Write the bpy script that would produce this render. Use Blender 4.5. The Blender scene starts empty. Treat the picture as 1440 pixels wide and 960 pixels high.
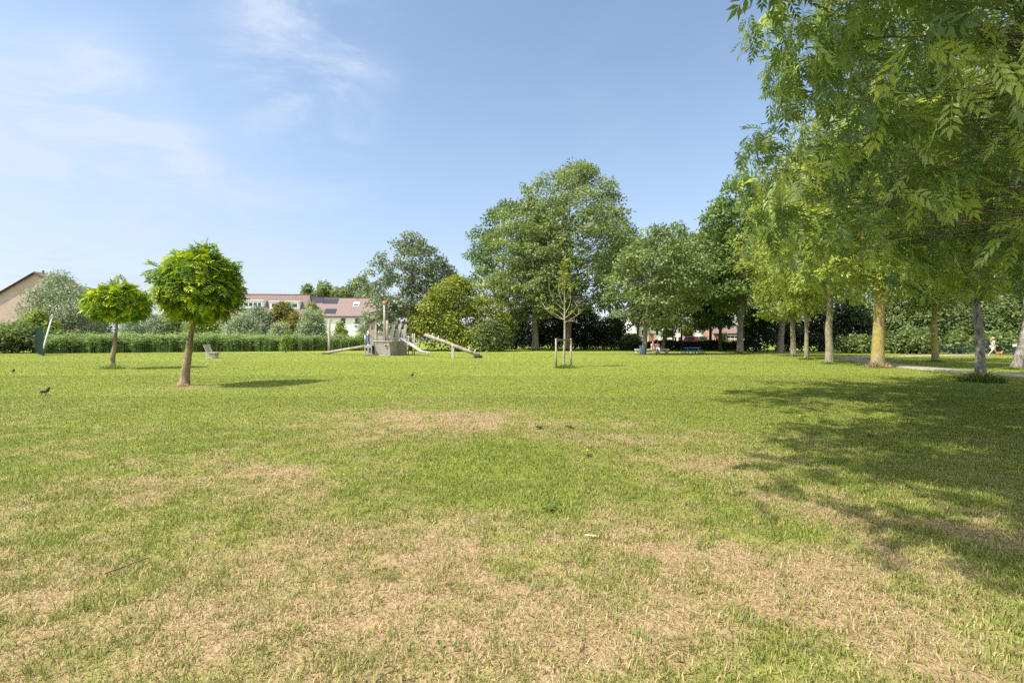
import bpy, bmesh, math, random
import numpy as np
from mathutils import Vector, Matrix

random.seed(7)
LEAF_GAIN = 1.65
SC = bpy.context.scene
COL = SC.collection
PI = math.pi

# ------------------------------------------------------------------ scale of the place
FOC, CX, HOR, EYE = 680.0, 720.0, 479.0, 1.45      # lens in photo pixels, centre column, horizon row, eye height (m)

def gd(py):                                         # how far away ground seen at row py lies
    return EYE * FOC / (py - HOR)

def gx(px, d):
    return (px - CX) / FOC * d

def gz(py, d):
    return EYE + (HOR - py) / FOC * d

# ------------------------------------------------------------------ properties
def tag(o, label=None, cat=None, group=None, kind=None):
    if label: o['label'] = label
    if cat: o['category'] = cat
    if group: o['group'] = group
    if kind: o['kind'] = kind
    return o

def empty(name, loc, rz=0.0, label=None, cat=None, group=None):
    o = bpy.data.objects.new(name, None)
    o.empty_display_size = 0.3
    COL.objects.link(o)
    o.location = loc
    o.rotation_euler = (0, 0, rz)
    return tag(o, label, cat, group)

def link(name, me, mat, parent=None, smooth=False):
    o = bpy.data.objects.new(name, me)
    COL.objects.link(o)
    if mat is not None:
        me.materials.append(mat)
    if parent is not None:
        o.parent = parent
    if smooth:
        me.polygons.foreach_set('use_smooth', np.ones(len(me.polygons), dtype=bool))
    return o

def np_mesh(name, V, F, mat, parent=None, attrs=None, smooth=False):
    """V (n,3); F list of (m,k) index arrays"""
    me = bpy.data.meshes.new(name)
    V = np.asarray(V, dtype=np.float32)
    if not isinstance(F, (list, tuple)): F = [F]
    me.vertices.add(len(V)); me.vertices.foreach_set('co', V.ravel())
    loops = np.concatenate([f.ravel() for f in F]).astype(np.int32)
    tot = np.concatenate([np.full(len(f), f.shape[1], dtype=np.int32) for f in F])
    start = np.concatenate([[0], np.cumsum(tot)[:-1]]).astype(np.int32)
    me.loops.add(len(loops)); me.loops.foreach_set('vertex_index', loops)
    me.polygons.add(len(tot)); me.polygons.foreach_set('loop_start', start)
    me.update(calc_edges=True)
    for k, a in (attrs or {}).items():
        at = me.attributes.new(k, 'FLOAT', 'POINT')
        at.data.foreach_set('value', np.asarray(a, dtype=np.float32))
    return link(name, me, mat, parent, smooth)

# ------------------------------------------------------------------ small mesh builder
class MB:
    def __init__(s): s.v = []; s.f = []
    def add(s, vs, fs):
        k = len(s.v); s.v += [tuple(v) for v in vs]; s.f += [tuple(i + k for i in f) for f in fs]; return s
    def box(s, x0, x1, y0, y1, z0, z1):
        return s.add([(x0,y0,z0),(x1,y0,z0),(x1,y1,z0),(x0,y1,z0),(x0,y0,z1),(x1,y0,z1),(x1,y1,z1),(x0,y1,z1)],
                     [(0,3,2,1),(4,5,6,7),(0,1,5,4),(1,2,6,5),(2,3,7,6),(3,0,4,7)])
    def hexa(s, b, t):                               # 4 bottom and 4 top corners
        return s.add(list(b) + list(t), [(0,3,2,1),(4,5,6,7),(0,1,5,4),(1,2,6,5),(2,3,7,6),(3,0,4,7)])
    def bar(s, p, q, w, h, up=(0,0,1)):
        p, q = Vector(p), Vector(q); d = (q - p).normalized(); u = Vector(up)
        if abs(d.dot(u)) > 0.98: u = Vector((0,1,0))
        r = d.cross(u).normalized() * w / 2; n = r.cross(d).normalized() * h / 2
        return s.hexa([p-r-n, p+r-n, p+r+n, p-r+n], [q-r-n, q+r-n, q+r+n, q-r+n])
    def tube(s, pts, rad, n=10, cap=True):
        pts = [Vector(p) for p in pts]
        if not hasattr(rad, '__len__'): rad = [rad] * len(pts)
        rings = []; ref = Vector((0.31, 0.17, 0.93))
        for i, p in enumerate(pts):
            d = (pts[min(i+1, len(pts)-1)] - pts[max(i-1, 0)]).normalized()
            a = d.cross(ref)
            if a.length < 0.1: a = d.cross(Vector((1,0,0)))
            a.normalize(); b = d.cross(a)
            rings.append([p + (a*math.cos(2*PI*k/n) + b*math.sin(2*PI*k/n)) * rad[i] for k in range(n)])
        fs = []
        for i in range(len(pts)-1):
            for k in range(n):
                fs.append((i*n+k, i*n+(k+1) % n, (i+1)*n+(k+1) % n, (i+1)*n+k))
        if cap:
            fs.append(tuple(range(n-1, -1, -1))); fs.append(tuple((len(pts)-1)*n+k for k in range(n)))
        return s.add([v for r in rings for v in r], fs)
    def lathe(s, prof, n=16, c=(0,0,0)):
        vs = []; fs = []
        for r, z in prof:
            for k in range(n):
                vs.append((c[0]+r*math.cos(2*PI*k/n), c[1]+r*math.sin(2*PI*k/n), c[2]+z))
        for i in range(len(prof)-1):
            for k in range(n):
                fs.append((i*n+k, i*n+(k+1) % n, (i+1)*n+(k+1) % n, (i+1)*n+k))
        fs.append(tuple(range(n-1, -1, -1))); fs.append(tuple((len(prof)-1)*n+k for k in range(n)))
        return s.add(vs, fs)
    def ball(s, c, r, nu=12, nv=8):
        if not hasattr(r, '__len__'): r = (r, r, r)
        vs = []; fs = []
        for j in range(1, nv):
            t = PI*j/nv
            for i in range(nu):
                vs.append((c[0]+r[0]*math.sin(t)*math.cos(2*PI*i/nu), c[1]+r[1]*math.sin(t)*math.sin(2*PI*i/nu), c[2]+r[2]*math.cos(t)))
        a = len(vs); vs.append((c[0], c[1], c[2]+r[2])); vs.append((c[0], c[1], c[2]-r[2]))
        for j in range(nv-2):
            for i in range(nu):
                fs.append((j*nu+i, (j+1)*nu+i, (j+1)*nu+(i+1) % nu, j*nu+(i+1) % nu))
        for i in range(nu):
            fs.append((a, i, (i+1) % nu)); fs.append((a+1, (nv-2)*nu+(i+1) % nu, (nv-2)*nu+i))
        return s.add(vs, fs)
    def build(s, name, mat, parent=None, smooth=False, bevel=0.0):
        me = bpy.data.meshes.new(name); me.from_pydata(s.v, [], s.f)
        bm = bmesh.new(); bm.from_mesh(me)
        bmesh.ops.recalc_face_normals(bm, faces=bm.faces)
        bm.to_mesh(me); bm.free(); me.update()
        o = link(name, me, mat, parent, smooth)
        if bevel:
            b = o.modifiers.new('bevel', 'BEVEL'); b.width = bevel; b.segments = 2; b.limit_method = 'ANGLE'
        return o

# ------------------------------------------------------------------ materials
def new_mat(name):
    m = bpy.data.materials.new(name); m.use_nodes = True
    nt = m.node_tree; nt.nodes.clear()
    out = nt.nodes.new('ShaderNodeOutputMaterial')
    return m, nt, out

class NT:
    """terse node helper"""
    def __init__(s, nt): s.nt = nt
    def n(s, t, **k):
        x = s.nt.nodes.new(t)
        for a, b in k.items(): setattr(x, a, b)
        return x
    def l(s, a, b): s.nt.links.new(a, b)
    def setv(s, sock, v):
        if isinstance(v, bpy.types.NodeSocket): s.l(v, sock)
        else: sock.default_value = v
    def math(s, op, a, b=0.0, c=0.0, clamp=False):
        x = s.n('ShaderNodeMath', operation=op, use_clamp=clamp)
        s.setv(x.inputs[0], a); s.setv(x.inputs[1], b)
        s.setv(x.inputs[2], c)
        return x.outputs[0]
    def mix(s, f, a, b):
        x = s.n('ShaderNodeMix', data_type='RGBA')
        s.setv(x.inputs[0], f)
        s.setv(x.inputs[6], a if isinstance(a, bpy.types.NodeSocket) else (*a, 1) if len(a) == 3 else a)
        s.setv(x.inputs[7], b if isinstance(b, bpy.types.NodeSocket) else (*b, 1) if len(b) == 3 else b)
        return x.outputs[2]
    def noise(s, vec, scale, detail=3.0, rough=0.55, dist=0.0):
        x = s.n('ShaderNodeTexNoise')
        if vec is not None: s.l(vec, x.inputs['Vector'])
        x.inputs['Scale'].default_value = scale; x.inputs['Detail'].default_value = detail
        x.inputs['Roughness'].default_value = rough; x.inputs['Distortion'].default_value = dist
        return x.outputs[0]
    def ramp(s, f, lo, hi):
        x = s.n('ShaderNodeMapRange', interpolation_type='SMOOTHSTEP')
        s.setv(x.inputs[0], f); x.inputs[1].default_value = lo; x.inputs[2].default_value = hi
        return x.outputs[0]
    def bump(s, h, strength=0.4, dist=0.02):
        x = s.n('ShaderNodeBump'); s.l(h, x.inputs['Height'])
        x.inputs['Strength'].default_value = strength; x.inputs['Distance'].default_value = dist
        return x.outputs[0]

def surf(name, c1, c2=None, rough=0.75, scale=6.0, stretch=(1,1,1), bump=0.25, metallic=0.0, spec=0.4, c3=None, c3scale=1.5):
    """noisy two-tone surface"""
    m, nt, out = new_mat(name); N = NT(nt)
    tc = N.n('ShaderNodeTexCoord'); mp = N.n('ShaderNodeMapping')
    N.l(tc.outputs['Object'], mp.inputs[0]); mp.inputs['Scale'].default_value = stretch
    a = N.noise(mp.outputs[0], scale, 5.0, 0.6)
    c2 = c2 or tuple(x*0.7 for x in c1)
    col = N.mix(N.ramp(a, 0.33, 0.68), c2, c1)
    if c3:
        b = N.noise(tc.outputs['Object'], c3scale, 3.0, 0.6)
        col = N.mix(N.ramp(b, 0.5, 0.66), col, c3)
    p = N.n('ShaderNodeBsdfPrincipled')
    N.l(col, p.inputs['Base Color']); p.inputs['Roughness'].default_value = rough
    p.inputs['Metallic'].default_value = metallic; p.inputs['Specular IOR Level'].default_value = spec
    if bump:
        N.l(N.bump(a, bump, 0.03), p.inputs['Normal'])
    N.l(p.outputs[0], out.inputs[0])
    return m

def leafmat(name, dark, light, trans=0.35, rough=0.5, tint=(1.35, 1.25, 0.6), spec=0.22):
    dark = tuple(LEAF_GAIN*c for c in dark); light = tuple(LEAF_GAIN*c for c in light)
    m, nt, out = new_mat(name); N = NT(nt)
    at = N.n('ShaderNodeAttribute', attribute_name='tone')
    col = N.mix(at.outputs['Fac'], dark, light)
    p = N.n('ShaderNodeBsdfPrincipled'); N.l(col, p.inputs['Base Color'])
    p.inputs['Roughness'].default_value = rough; p.inputs['Specular IOR Level'].default_value = spec
    t = N.n('ShaderNodeBsdfTranslucent')
    mul = N.n('ShaderNodeMix', data_type='RGBA', blend_type='MULTIPLY'); mul.inputs[0].default_value = 1.0
    N.l(col, mul.inputs[6]); mul.inputs[7].default_value = (*tint, 1)
    N.l(mul.outputs[2], t.inputs[0])
    mx = N.n('ShaderNodeMixShader'); mx.inputs[0].default_value = trans
    N.l(p.outputs[0], mx.inputs[1]); N.l(t.outputs[0], mx.inputs[2]); N.l(mx.outputs[0], out.inputs[0])
    return m

def barkmat(name, c1, c2, lichen=None, amount=0.5):
    m, nt, out = new_mat(name); N = NT(nt)
    tc = N.n('ShaderNodeTexCoord'); mp = N.n('ShaderNodeMapping')
    N.l(tc.outputs['Object'], mp.inputs[0]); mp.inputs['Scale'].default_value = (1, 1, 0.18)
    a = N.noise(mp.outputs[0], 22.0, 6.0, 0.65)
    b = N.noise(tc.outputs['Object'], 3.0, 4.0, 0.6)
    col = N.mix(N.ramp(a, 0.36, 0.62), tuple(x*0.75 for x in c2), c1)
    col = N.mix(N.math('MULTIPLY', N.ramp(b, 0.4, 0.7), 0.45), col, tuple(min(1, x*1.45) for x in c1))
    b2 = N.noise(tc.outputs['Object'], 1.3, 5.0, 0.7)
    col = N.mix(N.math('MULTIPLY', N.ramp(b2, 0.52, 0.66), 0.55), col, tuple(x*0.7 for x in c2))
    if lichen:
        c = N.noise(tc.outputs['Object'], 5.0, 6.0, 0.72)
        sp = N.n('ShaderNodeSeparateXYZ'); N.l(tc.outputs['Object'], sp.inputs[0])
        hi = N.ramp(sp.outputs['Z'], 0.2, 0.9)
        f = N.math('MULTIPLY', N.ramp(c, 0.62 - 0.32*amount, 0.70 - 0.1*amount), hi)
        col = N.mix(N.math('MULTIPLY', f, 0.85), col, lichen)
    p = N.n('ShaderNodeBsdfPrincipled'); N.l(col, p.inputs['Base Color'])
    p.inputs['Roughness'].default_value = 0.9; p.inputs['Specular IOR Level'].default_value = 0.15
    N.l(N.bump(a, 1.0, 0.05), p.inputs['Normal']); N.l(p.outputs[0], out.inputs[0])
    return m

def brickmat(name, c1, c2, mortar, scale=1.0):
    m, nt, out = new_mat(name); N = NT(nt)
    tc = N.n('ShaderNodeTexCoord'); sp = N.n('ShaderNodeSeparateXYZ'); N.l(tc.outputs['Object'], sp.inputs[0])
    cb = N.n('ShaderNodeCombineXYZ')
    N.l(N.math('ADD', sp.outputs['X'], sp.outputs['Y']), cb.inputs[0]); N.l(sp.outputs['Z'], cb.inputs[1])
    b = N.n('ShaderNodeTexBrick'); N.l(cb.outputs[0], b.inputs['Vector'])
    b.inputs['Color1'].default_value = (*c1, 1); b.inputs['Color2'].default_value = (*c2, 1); b.inputs['Mortar'].default_value = (*mortar, 1)
    b.inputs['Scale'].default_value = scale; b.inputs['Brick Width'].default_value = 0.22; b.inputs['Row Height'].default_value = 0.07
    b.inputs['Mortar Size'].default_value = 0.010
    n = N.noise(tc.outputs['Object'], 0.7, 4.0, 0.6)
    col = N.mix(N.math('MULTIPLY', N.ramp(n, 0.35, 0.7), 0.35), b.outputs[0], tuple(x*0.75 for x in c2))
    p = N.n('ShaderNodeBsdfPrincipled'); N.l(col, p.inputs['Base Color']); p.inputs['Roughness'].default_value = 0.9
    N.l(p.outputs[0], out.inputs[0])
    return m

def tilemat(name, c1, c2):
    m, nt, out = new_mat(name); N = NT(nt)
    tc = N.n('ShaderNodeTexCoord')
    w = N.n('ShaderNodeTexWave', wave_type='BANDS', bands_direction='X'); N.l(tc.outputs['Object'], w.inputs[0])
    w.inputs['Scale'].default_value = 1.1; w.inputs['Distortion'].default_value = 0.0
    w2 = N.n('ShaderNodeTexWave', wave_type='BANDS', bands_direction='Z', wave_profile='SAW'); N.l(tc.outputs['Object'], w2.inputs[0])
    w2.inputs['Scale'].default_value = 1.2
    n = N.noise(tc.outputs['Object'], 2.5, 5.0, 0.7)
    h = N.math('ADD', w.outputs['Fac'], w2.outputs['Fac'])
    col = N.mix(N.ramp(n, 0.3, 0.7), c2, c1)
    p = N.n('ShaderNodeBsdfPrincipled'); N.l(col, p.inputs['Base Color']); p.inputs['Roughness'].default_value = 0.7
    N.l(N.bump(h, 0.5, 0.05), p.inputs['Normal']); N.l(p.outputs[0], out.inputs[0])
    return m

M = {}
M['pane'] = surf('dark_window_glass', (0.03,0.04,0.05), (0.015,0.02,0.03), 0.08, 0.8, bump=0, spec=0.8)
M['white'] = surf('white_painted_frame', (0.78,0.78,0.76), (0.70,0.70,0.68), 0.5, 3)
M['plaster'] = surf('white_wall_plaster', (0.80,0.79,0.76), (0.72,0.71,0.68), 0.85, 1.2, bump=0.1)
M['wood_grey'] = surf('weathered_grey_wood', (0.47,0.42,0.395), (0.22,0.19,0.175), 0.85, 7, (0.5,0.5,5), 0.5)
M['wood_pale'] = surf('bleached_timber', (0.54,0.47,0.40), (0.32,0.26,0.21), 0.85, 9, (1,1,0.4), 0.4)
M['wood_log'] = surf('bare_log', (0.36,0.305,0.235), (0.19,0.155,0.115), 0.85, 8, (0.4,0.4,0.4), 0.5)
M['wood_dark'] = surf('dark_timber', (0.10,0.075,0.055), (0.05,0.04,0.03), 0.85, 8, (1,1,0.4), 0.4)
M['steel'] = surf('galvanised_steel', (0.62,0.62,0.63), (0.48,0.48,0.50), 0.42, 12, bump=0.05, metallic=0.55)
M['rubber'] = surf('black_rubber', (0.03,0.03,0.03), (0.015,0.015,0.015), 0.7, 20)
M['blue'] = surf('blue_paint', (0.035,0.14,0.42), (0.025,0.10,0.32), 0.5, 6)
M['bin'] = surf('blue_grey_bin_plastic', (0.22,0.30,0.46), (0.17,0.24,0.38), 0.55, 6)
M['concrete'] = surf('pale_concrete', (0.58,0.55,0.51), (0.42,0.40,0.37), 0.9, 9)
M['green_metal'] = surf('dark_green_fence_coating', (0.022,0.062,0.055), (0.016,0.045,0.042), 0.5, 6, bump=0.05)
M['orange'] = surf('orange_paint', (0.62,0.17,0.07), (0.52,0.13,0.05), 0.55, 4)
M['redcap'] = surf('faded_red_paint', (0.60,0.22,0.16), (0.48,0.16,0.11), 0.6, 8)
M['redcar'] = surf('red_car_paint', (0.55,0.02,0.03), (0.48,0.02,0.03), 0.25, 3, bump=0, spec=0.6)
M['whitecar'] = surf('white_car_paint', (0.75,0.75,0.76), (0.70,0.70,0.71), 0.3, 3, bump=0, spec=0.6)
M['lamp'] = surf('red_lamp_lens', (0.35,0.03,0.02), (0.3,0.02,0.02), 0.3, 3, bump=0)
M['solar'] = surf('solar_cells', (0.025,0.028,0.05), (0.015,0.017,0.03), 0.2, 2, bump=0, spec=0.6)
M['brick'] = brickmat('tan_pink_brick', (0.42,0.295,0.25), (0.33,0.22,0.185), (0.46,0.40,0.36))
M['brick_red'] = brickmat('orange_brick', (0.45,0.22,0.14), (0.36,0.16,0.10), (0.45,0.38,0.32))
M['tile_pink'] = tilemat('pink_brown_roof_tiles', (0.215,0.145,0.13), (0.15,0.102,0.092))
M['tile_brown'] = tilemat('brown_roof_tiles', (0.17,0.105,0.085), (0.11,0.07,0.06))
M['trim'] = surf('dark_verge_board', (0.10,0.055,0.045), (0.06,0.035,0.03), 0.7, 5)
M['skin'] = surf('skin', (0.58,0.36,0.27), (0.52,0.31,0.23), 0.55, 5, bump=0)
M['auburn'] = surf('auburn_hair', (0.30,0.10,0.04), (0.18,0.06,0.03), 0.5, 40, (1,1,0.2))
M['blond'] = surf('blond_hair', (0.55,0.38,0.17), (0.42,0.28,0.12), 0.5, 40, (1,1,0.2))
M['darkhair'] = surf('dark_hair', (0.05,0.035,0.03), (0.03,0.02,0.02), 0.5, 40, (1,1,0.2))
M['cloth_white'] = surf('white_cotton', (0.74,0.72,0.72), (0.62,0.60,0.61), 0.9, 14)
M['cloth_print'] = surf('white_print_cloth', (0.74,0.72,0.74), (0.30,0.28,0.36), 0.9, 26, bump=0)
M['jeans'] = surf('light_blue_denim', (0.20,0.33,0.56), (0.14,0.24,0.44), 0.9, 14)
M['cloth_pink'] = surf('pink_cloth', (0.62,0.34,0.33), (0.55,0.28,0.28), 0.9, 14)
M['cloth_dark'] = surf('dark_cloth', (0.04,0.04,0.055), (0.03,0.03,0.04), 0.9, 14)
M['fur'] = surf('orange_tan_fur', (0.50,0.22,0.07), (0.40,0.16,0.05), 0.9, 25)
M['feather'] = surf('black_feathers', (0.012,0.012,0.016), (0.006,0.006,0.009), 0.4, 30, spec=0.5)
M['feather_white'] = surf('pale_feather', (0.60,0.56,0.50), (0.45,0.42,0.38), 0.8, 30)
M['beak'] = surf('dark_beak', (0.05,0.04,0.03), (0.03,0.025,0.02), 0.4, 20)
M['twig'] = surf('dry_twig', (0.20,0.12,0.08), (0.11,0.07,0.05), 0.9, 30)
M['yellow'] = surf('yellow_petals', (0.80,0.55,0.02), (0.7,0.42,0.01), 0.8, 30)

# leaves: dark tone, light tone
L = {}
L['oak'] = leafmat('grey_green_leaves', (0.065,0.085,0.048), (0.150,0.180,0.110), 0.25, 0.45, (1.2,1.2,0.7))
L['maple'] = leafmat('mid_green_leaves', (0.052,0.082,0.026), (0.165,0.203,0.080), 0.34, 0.45)
L['deep'] = leafmat('deep_green_leaves', (0.038,0.068,0.020), (0.105,0.155,0.045), 0.32, 0.5)
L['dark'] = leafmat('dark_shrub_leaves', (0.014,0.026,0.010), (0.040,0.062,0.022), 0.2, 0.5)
L['hedge'] = leafmat('hedge_leaves', (0.040,0.068,0.022), (0.145,0.180,0.065), 0.32, 0.5)
L['yellow'] = leafmat('yellow_green_leaves', (0.060,0.085,0.016), (0.200,0.225,0.036), 0.36, 0.5)
L['willow'] = leafmat('silver_willow_leaves', (0.095,0.125,0.065), (0.250,0.290,0.175), 0.28, 0.55, (1.1,1.15,0.8))
L['silver'] = leafmat('grey_poplar_leaves', (0.075,0.105,0.050), (0.245,0.285,0.185), 0.25, 0.5, (1.1,1.15,0.8))
L['olive'] = leafmat('olive_brown_leaves', (0.070,0.075,0.018), (0.170,0.150,0.035), 0.3, 0.5)
L['ash'] = leafmat('ash_leaves', (0.115,0.155,0.035), (0.290,0.330,0.095), 0.48, 0.42, (1.35,1.25,0.55))
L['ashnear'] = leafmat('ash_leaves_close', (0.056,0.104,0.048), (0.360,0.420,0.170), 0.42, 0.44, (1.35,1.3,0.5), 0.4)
L['globe'] = leafmat('robinia_leaves', (0.045,0.105,0.012), (0.330,0.385,0.016), 0.34, 0.45, (1.3,1.2,0.5))
L['bush'] = leafmat('fresh_bush_leaves', (0.07,0.11,0.022), (0.19,0.23,0.05), 0.32, 0.5)
L['reed'] = leafmat('reed_blades', (0.075,0.120,0.038), (0.21,0.27,0.115), 0.30, 0.55, (1.15,1.15,0.7))
L['tuft'] = leafmat('rank_grass_blades', (0.050,0.085,0.02), (0.13,0.18,0.05), 0.35, 0.5)
L['dryt'] = leafmat('dry_straw_blades', (0.20,0.155,0.10), (0.34,0.27,0.17), 0.3, 0.7, (1.1,1,0.8))

B = {}
B['grey'] = barkmat('grey_bark', (0.25,0.22,0.18), (0.12,0.10,0.08))
B['dark'] = barkmat('dark_bark', (0.085,0.07,0.055), (0.04,0.033,0.028))
B['tan'] = barkmat('tan_bark', (0.32,0.24,0.15), (0.17,0.12,0.08), (0.30,0.27,0.08), 0.45)
B['ash'] = barkmat('ash_bark', (0.30,0.27,0.20), (0.16,0.14,0.10), (0.40,0.33,0.06), 0.35)
B['ashyellow'] = barkmat('lichen_ash_bark', (0.32,0.27,0.17), (0.18,0.15,0.10), (0.42,0.32,0.05), 0.85)
B['ashgrey'] = barkmat('bare_grey_ash_bark', (0.33,0.30,0.27), (0.15,0.135,0.12), (0.36,0.33,0.12), 0.12)
B['young'] = barkmat('pale_young_bark', (0.44,0.40,0.28), (0.28,0.25,0.17))
B['twig'] = barkmat('pale_twigs', (0.33,0.27,0.17), (0.20,0.16,0.10))
CLOUD = (2.95, 3.4, 4.15); SKY_STRENGTH = 0.112; SUN_ENERGY = 3.7; EXPOSURE = 1.12
# ------------------------------------------------------------------ foliage tools
def nrm(a):
    return a / np.maximum(np.linalg.norm(a, axis=-1, keepdims=True), 1e-9)

def kite(l=1.0, w=0.55, fold=0.12):
    V = np.array([[0,0,0],[0.45*l,-w/2*l,fold*l*0.6],[l,0,-0.08*l],[0.45*l,w/2*l,fold*l*0.6]])
    return V, np.array([[0,1,2,3]])

def pinnate(pairs=4, l=1.0, ll=0.36, lw=0.13, droop=0.25, spread=58):
    V = []; F = []
    def leaflet(p, ang, s):
        d = np.array([math.cos(ang), math.sin(ang), -0.18]); q = np.array([-math.sin(ang), math.cos(ang), 0])
        k = len(V)
        V.extend([p, p + d*s*0.42 + q*lw/2*s/ll + [0,0,0.02], p + d*s + [0,0,-0.05], p + d*s*0.42 - q*lw/2*s/ll + [0,0,0.02]])
        F.append([k, k+1, k+2, k+3])
    for i in range(pairs):
        t = 0.22 + 0.6*i/max(1, pairs-1)
        p = np.array([t*l, 0, -droop*t*t])
        for sg in (-1, 1):
            leaflet(p, sg*math.radians(spread), ll*(0.8 + 0.25*math.sin(PI*(i+0.5)/pairs)))
    leaflet(np.array([0.85*l, 0, -droop*0.72]), 0.0, ll*1.05)
    k = len(V)                                        # the leaf stalk
    V.extend([np.array([0,-0.012,0]), np.array([0,0.012,0]), np.array([0.86*l,0.006,-droop*0.72]), np.array([0.86*l,-0.006,-droop*0.72])])
    F.append([k, k+1, k+2, k+3])
    return np.array(V), np.array(F)

def scatter(tmpl, P, A, Nn, S, tone):
    """instances of one leaf written out as one mesh: positions, long axes, normals, sizes"""
    TV, TF = tmpl
    X = nrm(A); Z = nrm(Nn - X*np.sum(Nn*X, axis=1, keepdims=True)); Y = np.cross(Z, X)
    R = np.stack([X, Y, Z], axis=1)                   # rows are axes
    V = np.einsum('vk,nkj->nvj', TV, R) * S[:, None, None] + P[:, None, :]
    n, k = len(P), len(TV)
    F = (TF[None] + (np.arange(n)*k)[:, None, None]).reshape(-1, TF.shape[1])
    T = np.repeat(tone, k)
    return V.reshape(-1, 3), F, T

def sph(rng, n):
    return nrm(rng.normal(size=(n, 3)))

def clump_leaves(rng, C, R, n_per, S, flat=0.8, up=0.45, rnd=0.7, droop=0.3, tone_lo=0.0, tone_hi=1.0, wind=None, tpow=1.0):
    """leaf positions in shells round the clump centres C (n,3), radii R (n,)"""
    n = len(C); k = rng.poisson(n_per * (R/np.mean(R))**2) + 1
    idx = np.repeat(np.arange(n), k); m = len(idx)
    d = sph(rng, m); d[:, 2] = np.where(d[:, 2] < -0.35, -d[:, 2], d[:, 2])
    rad = R[idx] * (0.25 + 0.85*rng.random(m)**0.5)
    P = C[idx] + d * rad[:, None] * np.array([1, 1, flat])
    Nn = nrm(d*0.85 + np.array([0, 0, up]) + sph(rng, m)*rnd)
    A = nrm(d*0.5 + sph(rng, m)*0.8 + np.array([0, 0, -droop]))
    if wind is not None: A = nrm(A + np.array(wind))
    sz = S * (0.65 + 0.7*rng.random(m))
    ct = rng.random(n)
    tone = (np.clip(0.62*ct[idx] + 0.38*rng.random(m), 0, 1)**abs(tpow))*(tone_hi - tone_lo) + tone_lo
    if tpow < 0:                                      # sun dapple put into the leaf tone: a few pale leaves among many dark
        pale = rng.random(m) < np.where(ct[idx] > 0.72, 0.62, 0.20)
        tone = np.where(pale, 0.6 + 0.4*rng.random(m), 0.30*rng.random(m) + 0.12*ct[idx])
    return P, A, Nn, sz, tone

def tubes_np(paths, radii, nside=7):
    """many tapered tubes in one mesh"""
    Vs = []; Fs = []; off = 0
    for pts, rad in zip(paths, radii):
        pts = np.asarray(pts, float); rad = np.asarray(rad, float); n = len(pts)
        d = nrm(np.gradient(pts, axis=0))
        ref = np.array([0.31, 0.17, 0.93]); a = np.cross(d, ref)
        bad = np.linalg.norm(a, axis=1) < 0.15
        a[bad] = np.cross(d[bad], np.array([1.0, 0, 0])); a = nrm(a); b = np.cross(d, a)
        th = 2*PI*np.arange(nside)/nside
        ring = pts[:, None, :] + rad[:, None, None]*(a[:, None, :]*np.cos(th)[None, :, None] + b[:, None, :]*np.sin(th)[None, :, None])
        Vs.append(ring.reshape(-1, 3))
        i = np.arange(n-1)[:, None]*nside; k = np.arange(nside)[None, :]; k2 = (k+1) % nside
        Fs.append(np.stack([i+k, i+k2, i+nside+k2, i+nside+k], axis=-1).reshape(-1, 4) + off)
        off += n*nside
    return np.concatenate(Vs), np.concatenate(Fs)

def path(p, q, n, rng, wob=0.05, sag=0.0):
    t = np.linspace(0, 1, n)[:, None]; p = np.array(p, float); q = np.array(q, float)
    Ln = np.linalg.norm(q-p)
    w = rng.normal(size=(n, 3))*wob*Ln; w[0] = 0; w[-1] = 0
    w = (w + np.roll(w, 1, 0))/2; w[0] = 0
    out = p + (q-p)*t + w
    out[:, 2] += sag*Ln*np.sin(PI*t[:, 0])
    return out

def harmonic(rng, n=5, amp=0.22):
    c = [(rng.integers(1, 5), rng.uniform(-3, 3), rng.uniform(0, 2*PI), rng.normal()*amp/math.sqrt(i+1)) for i in range(n)]
    def f(th, t):
        s = 1.0
        for (m, kz, ph, a) in c: s = s + a*np.sin(m*th + kz*2*t + ph)
        return np.clip(s, 0.55, 1.4)
    return f

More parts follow.
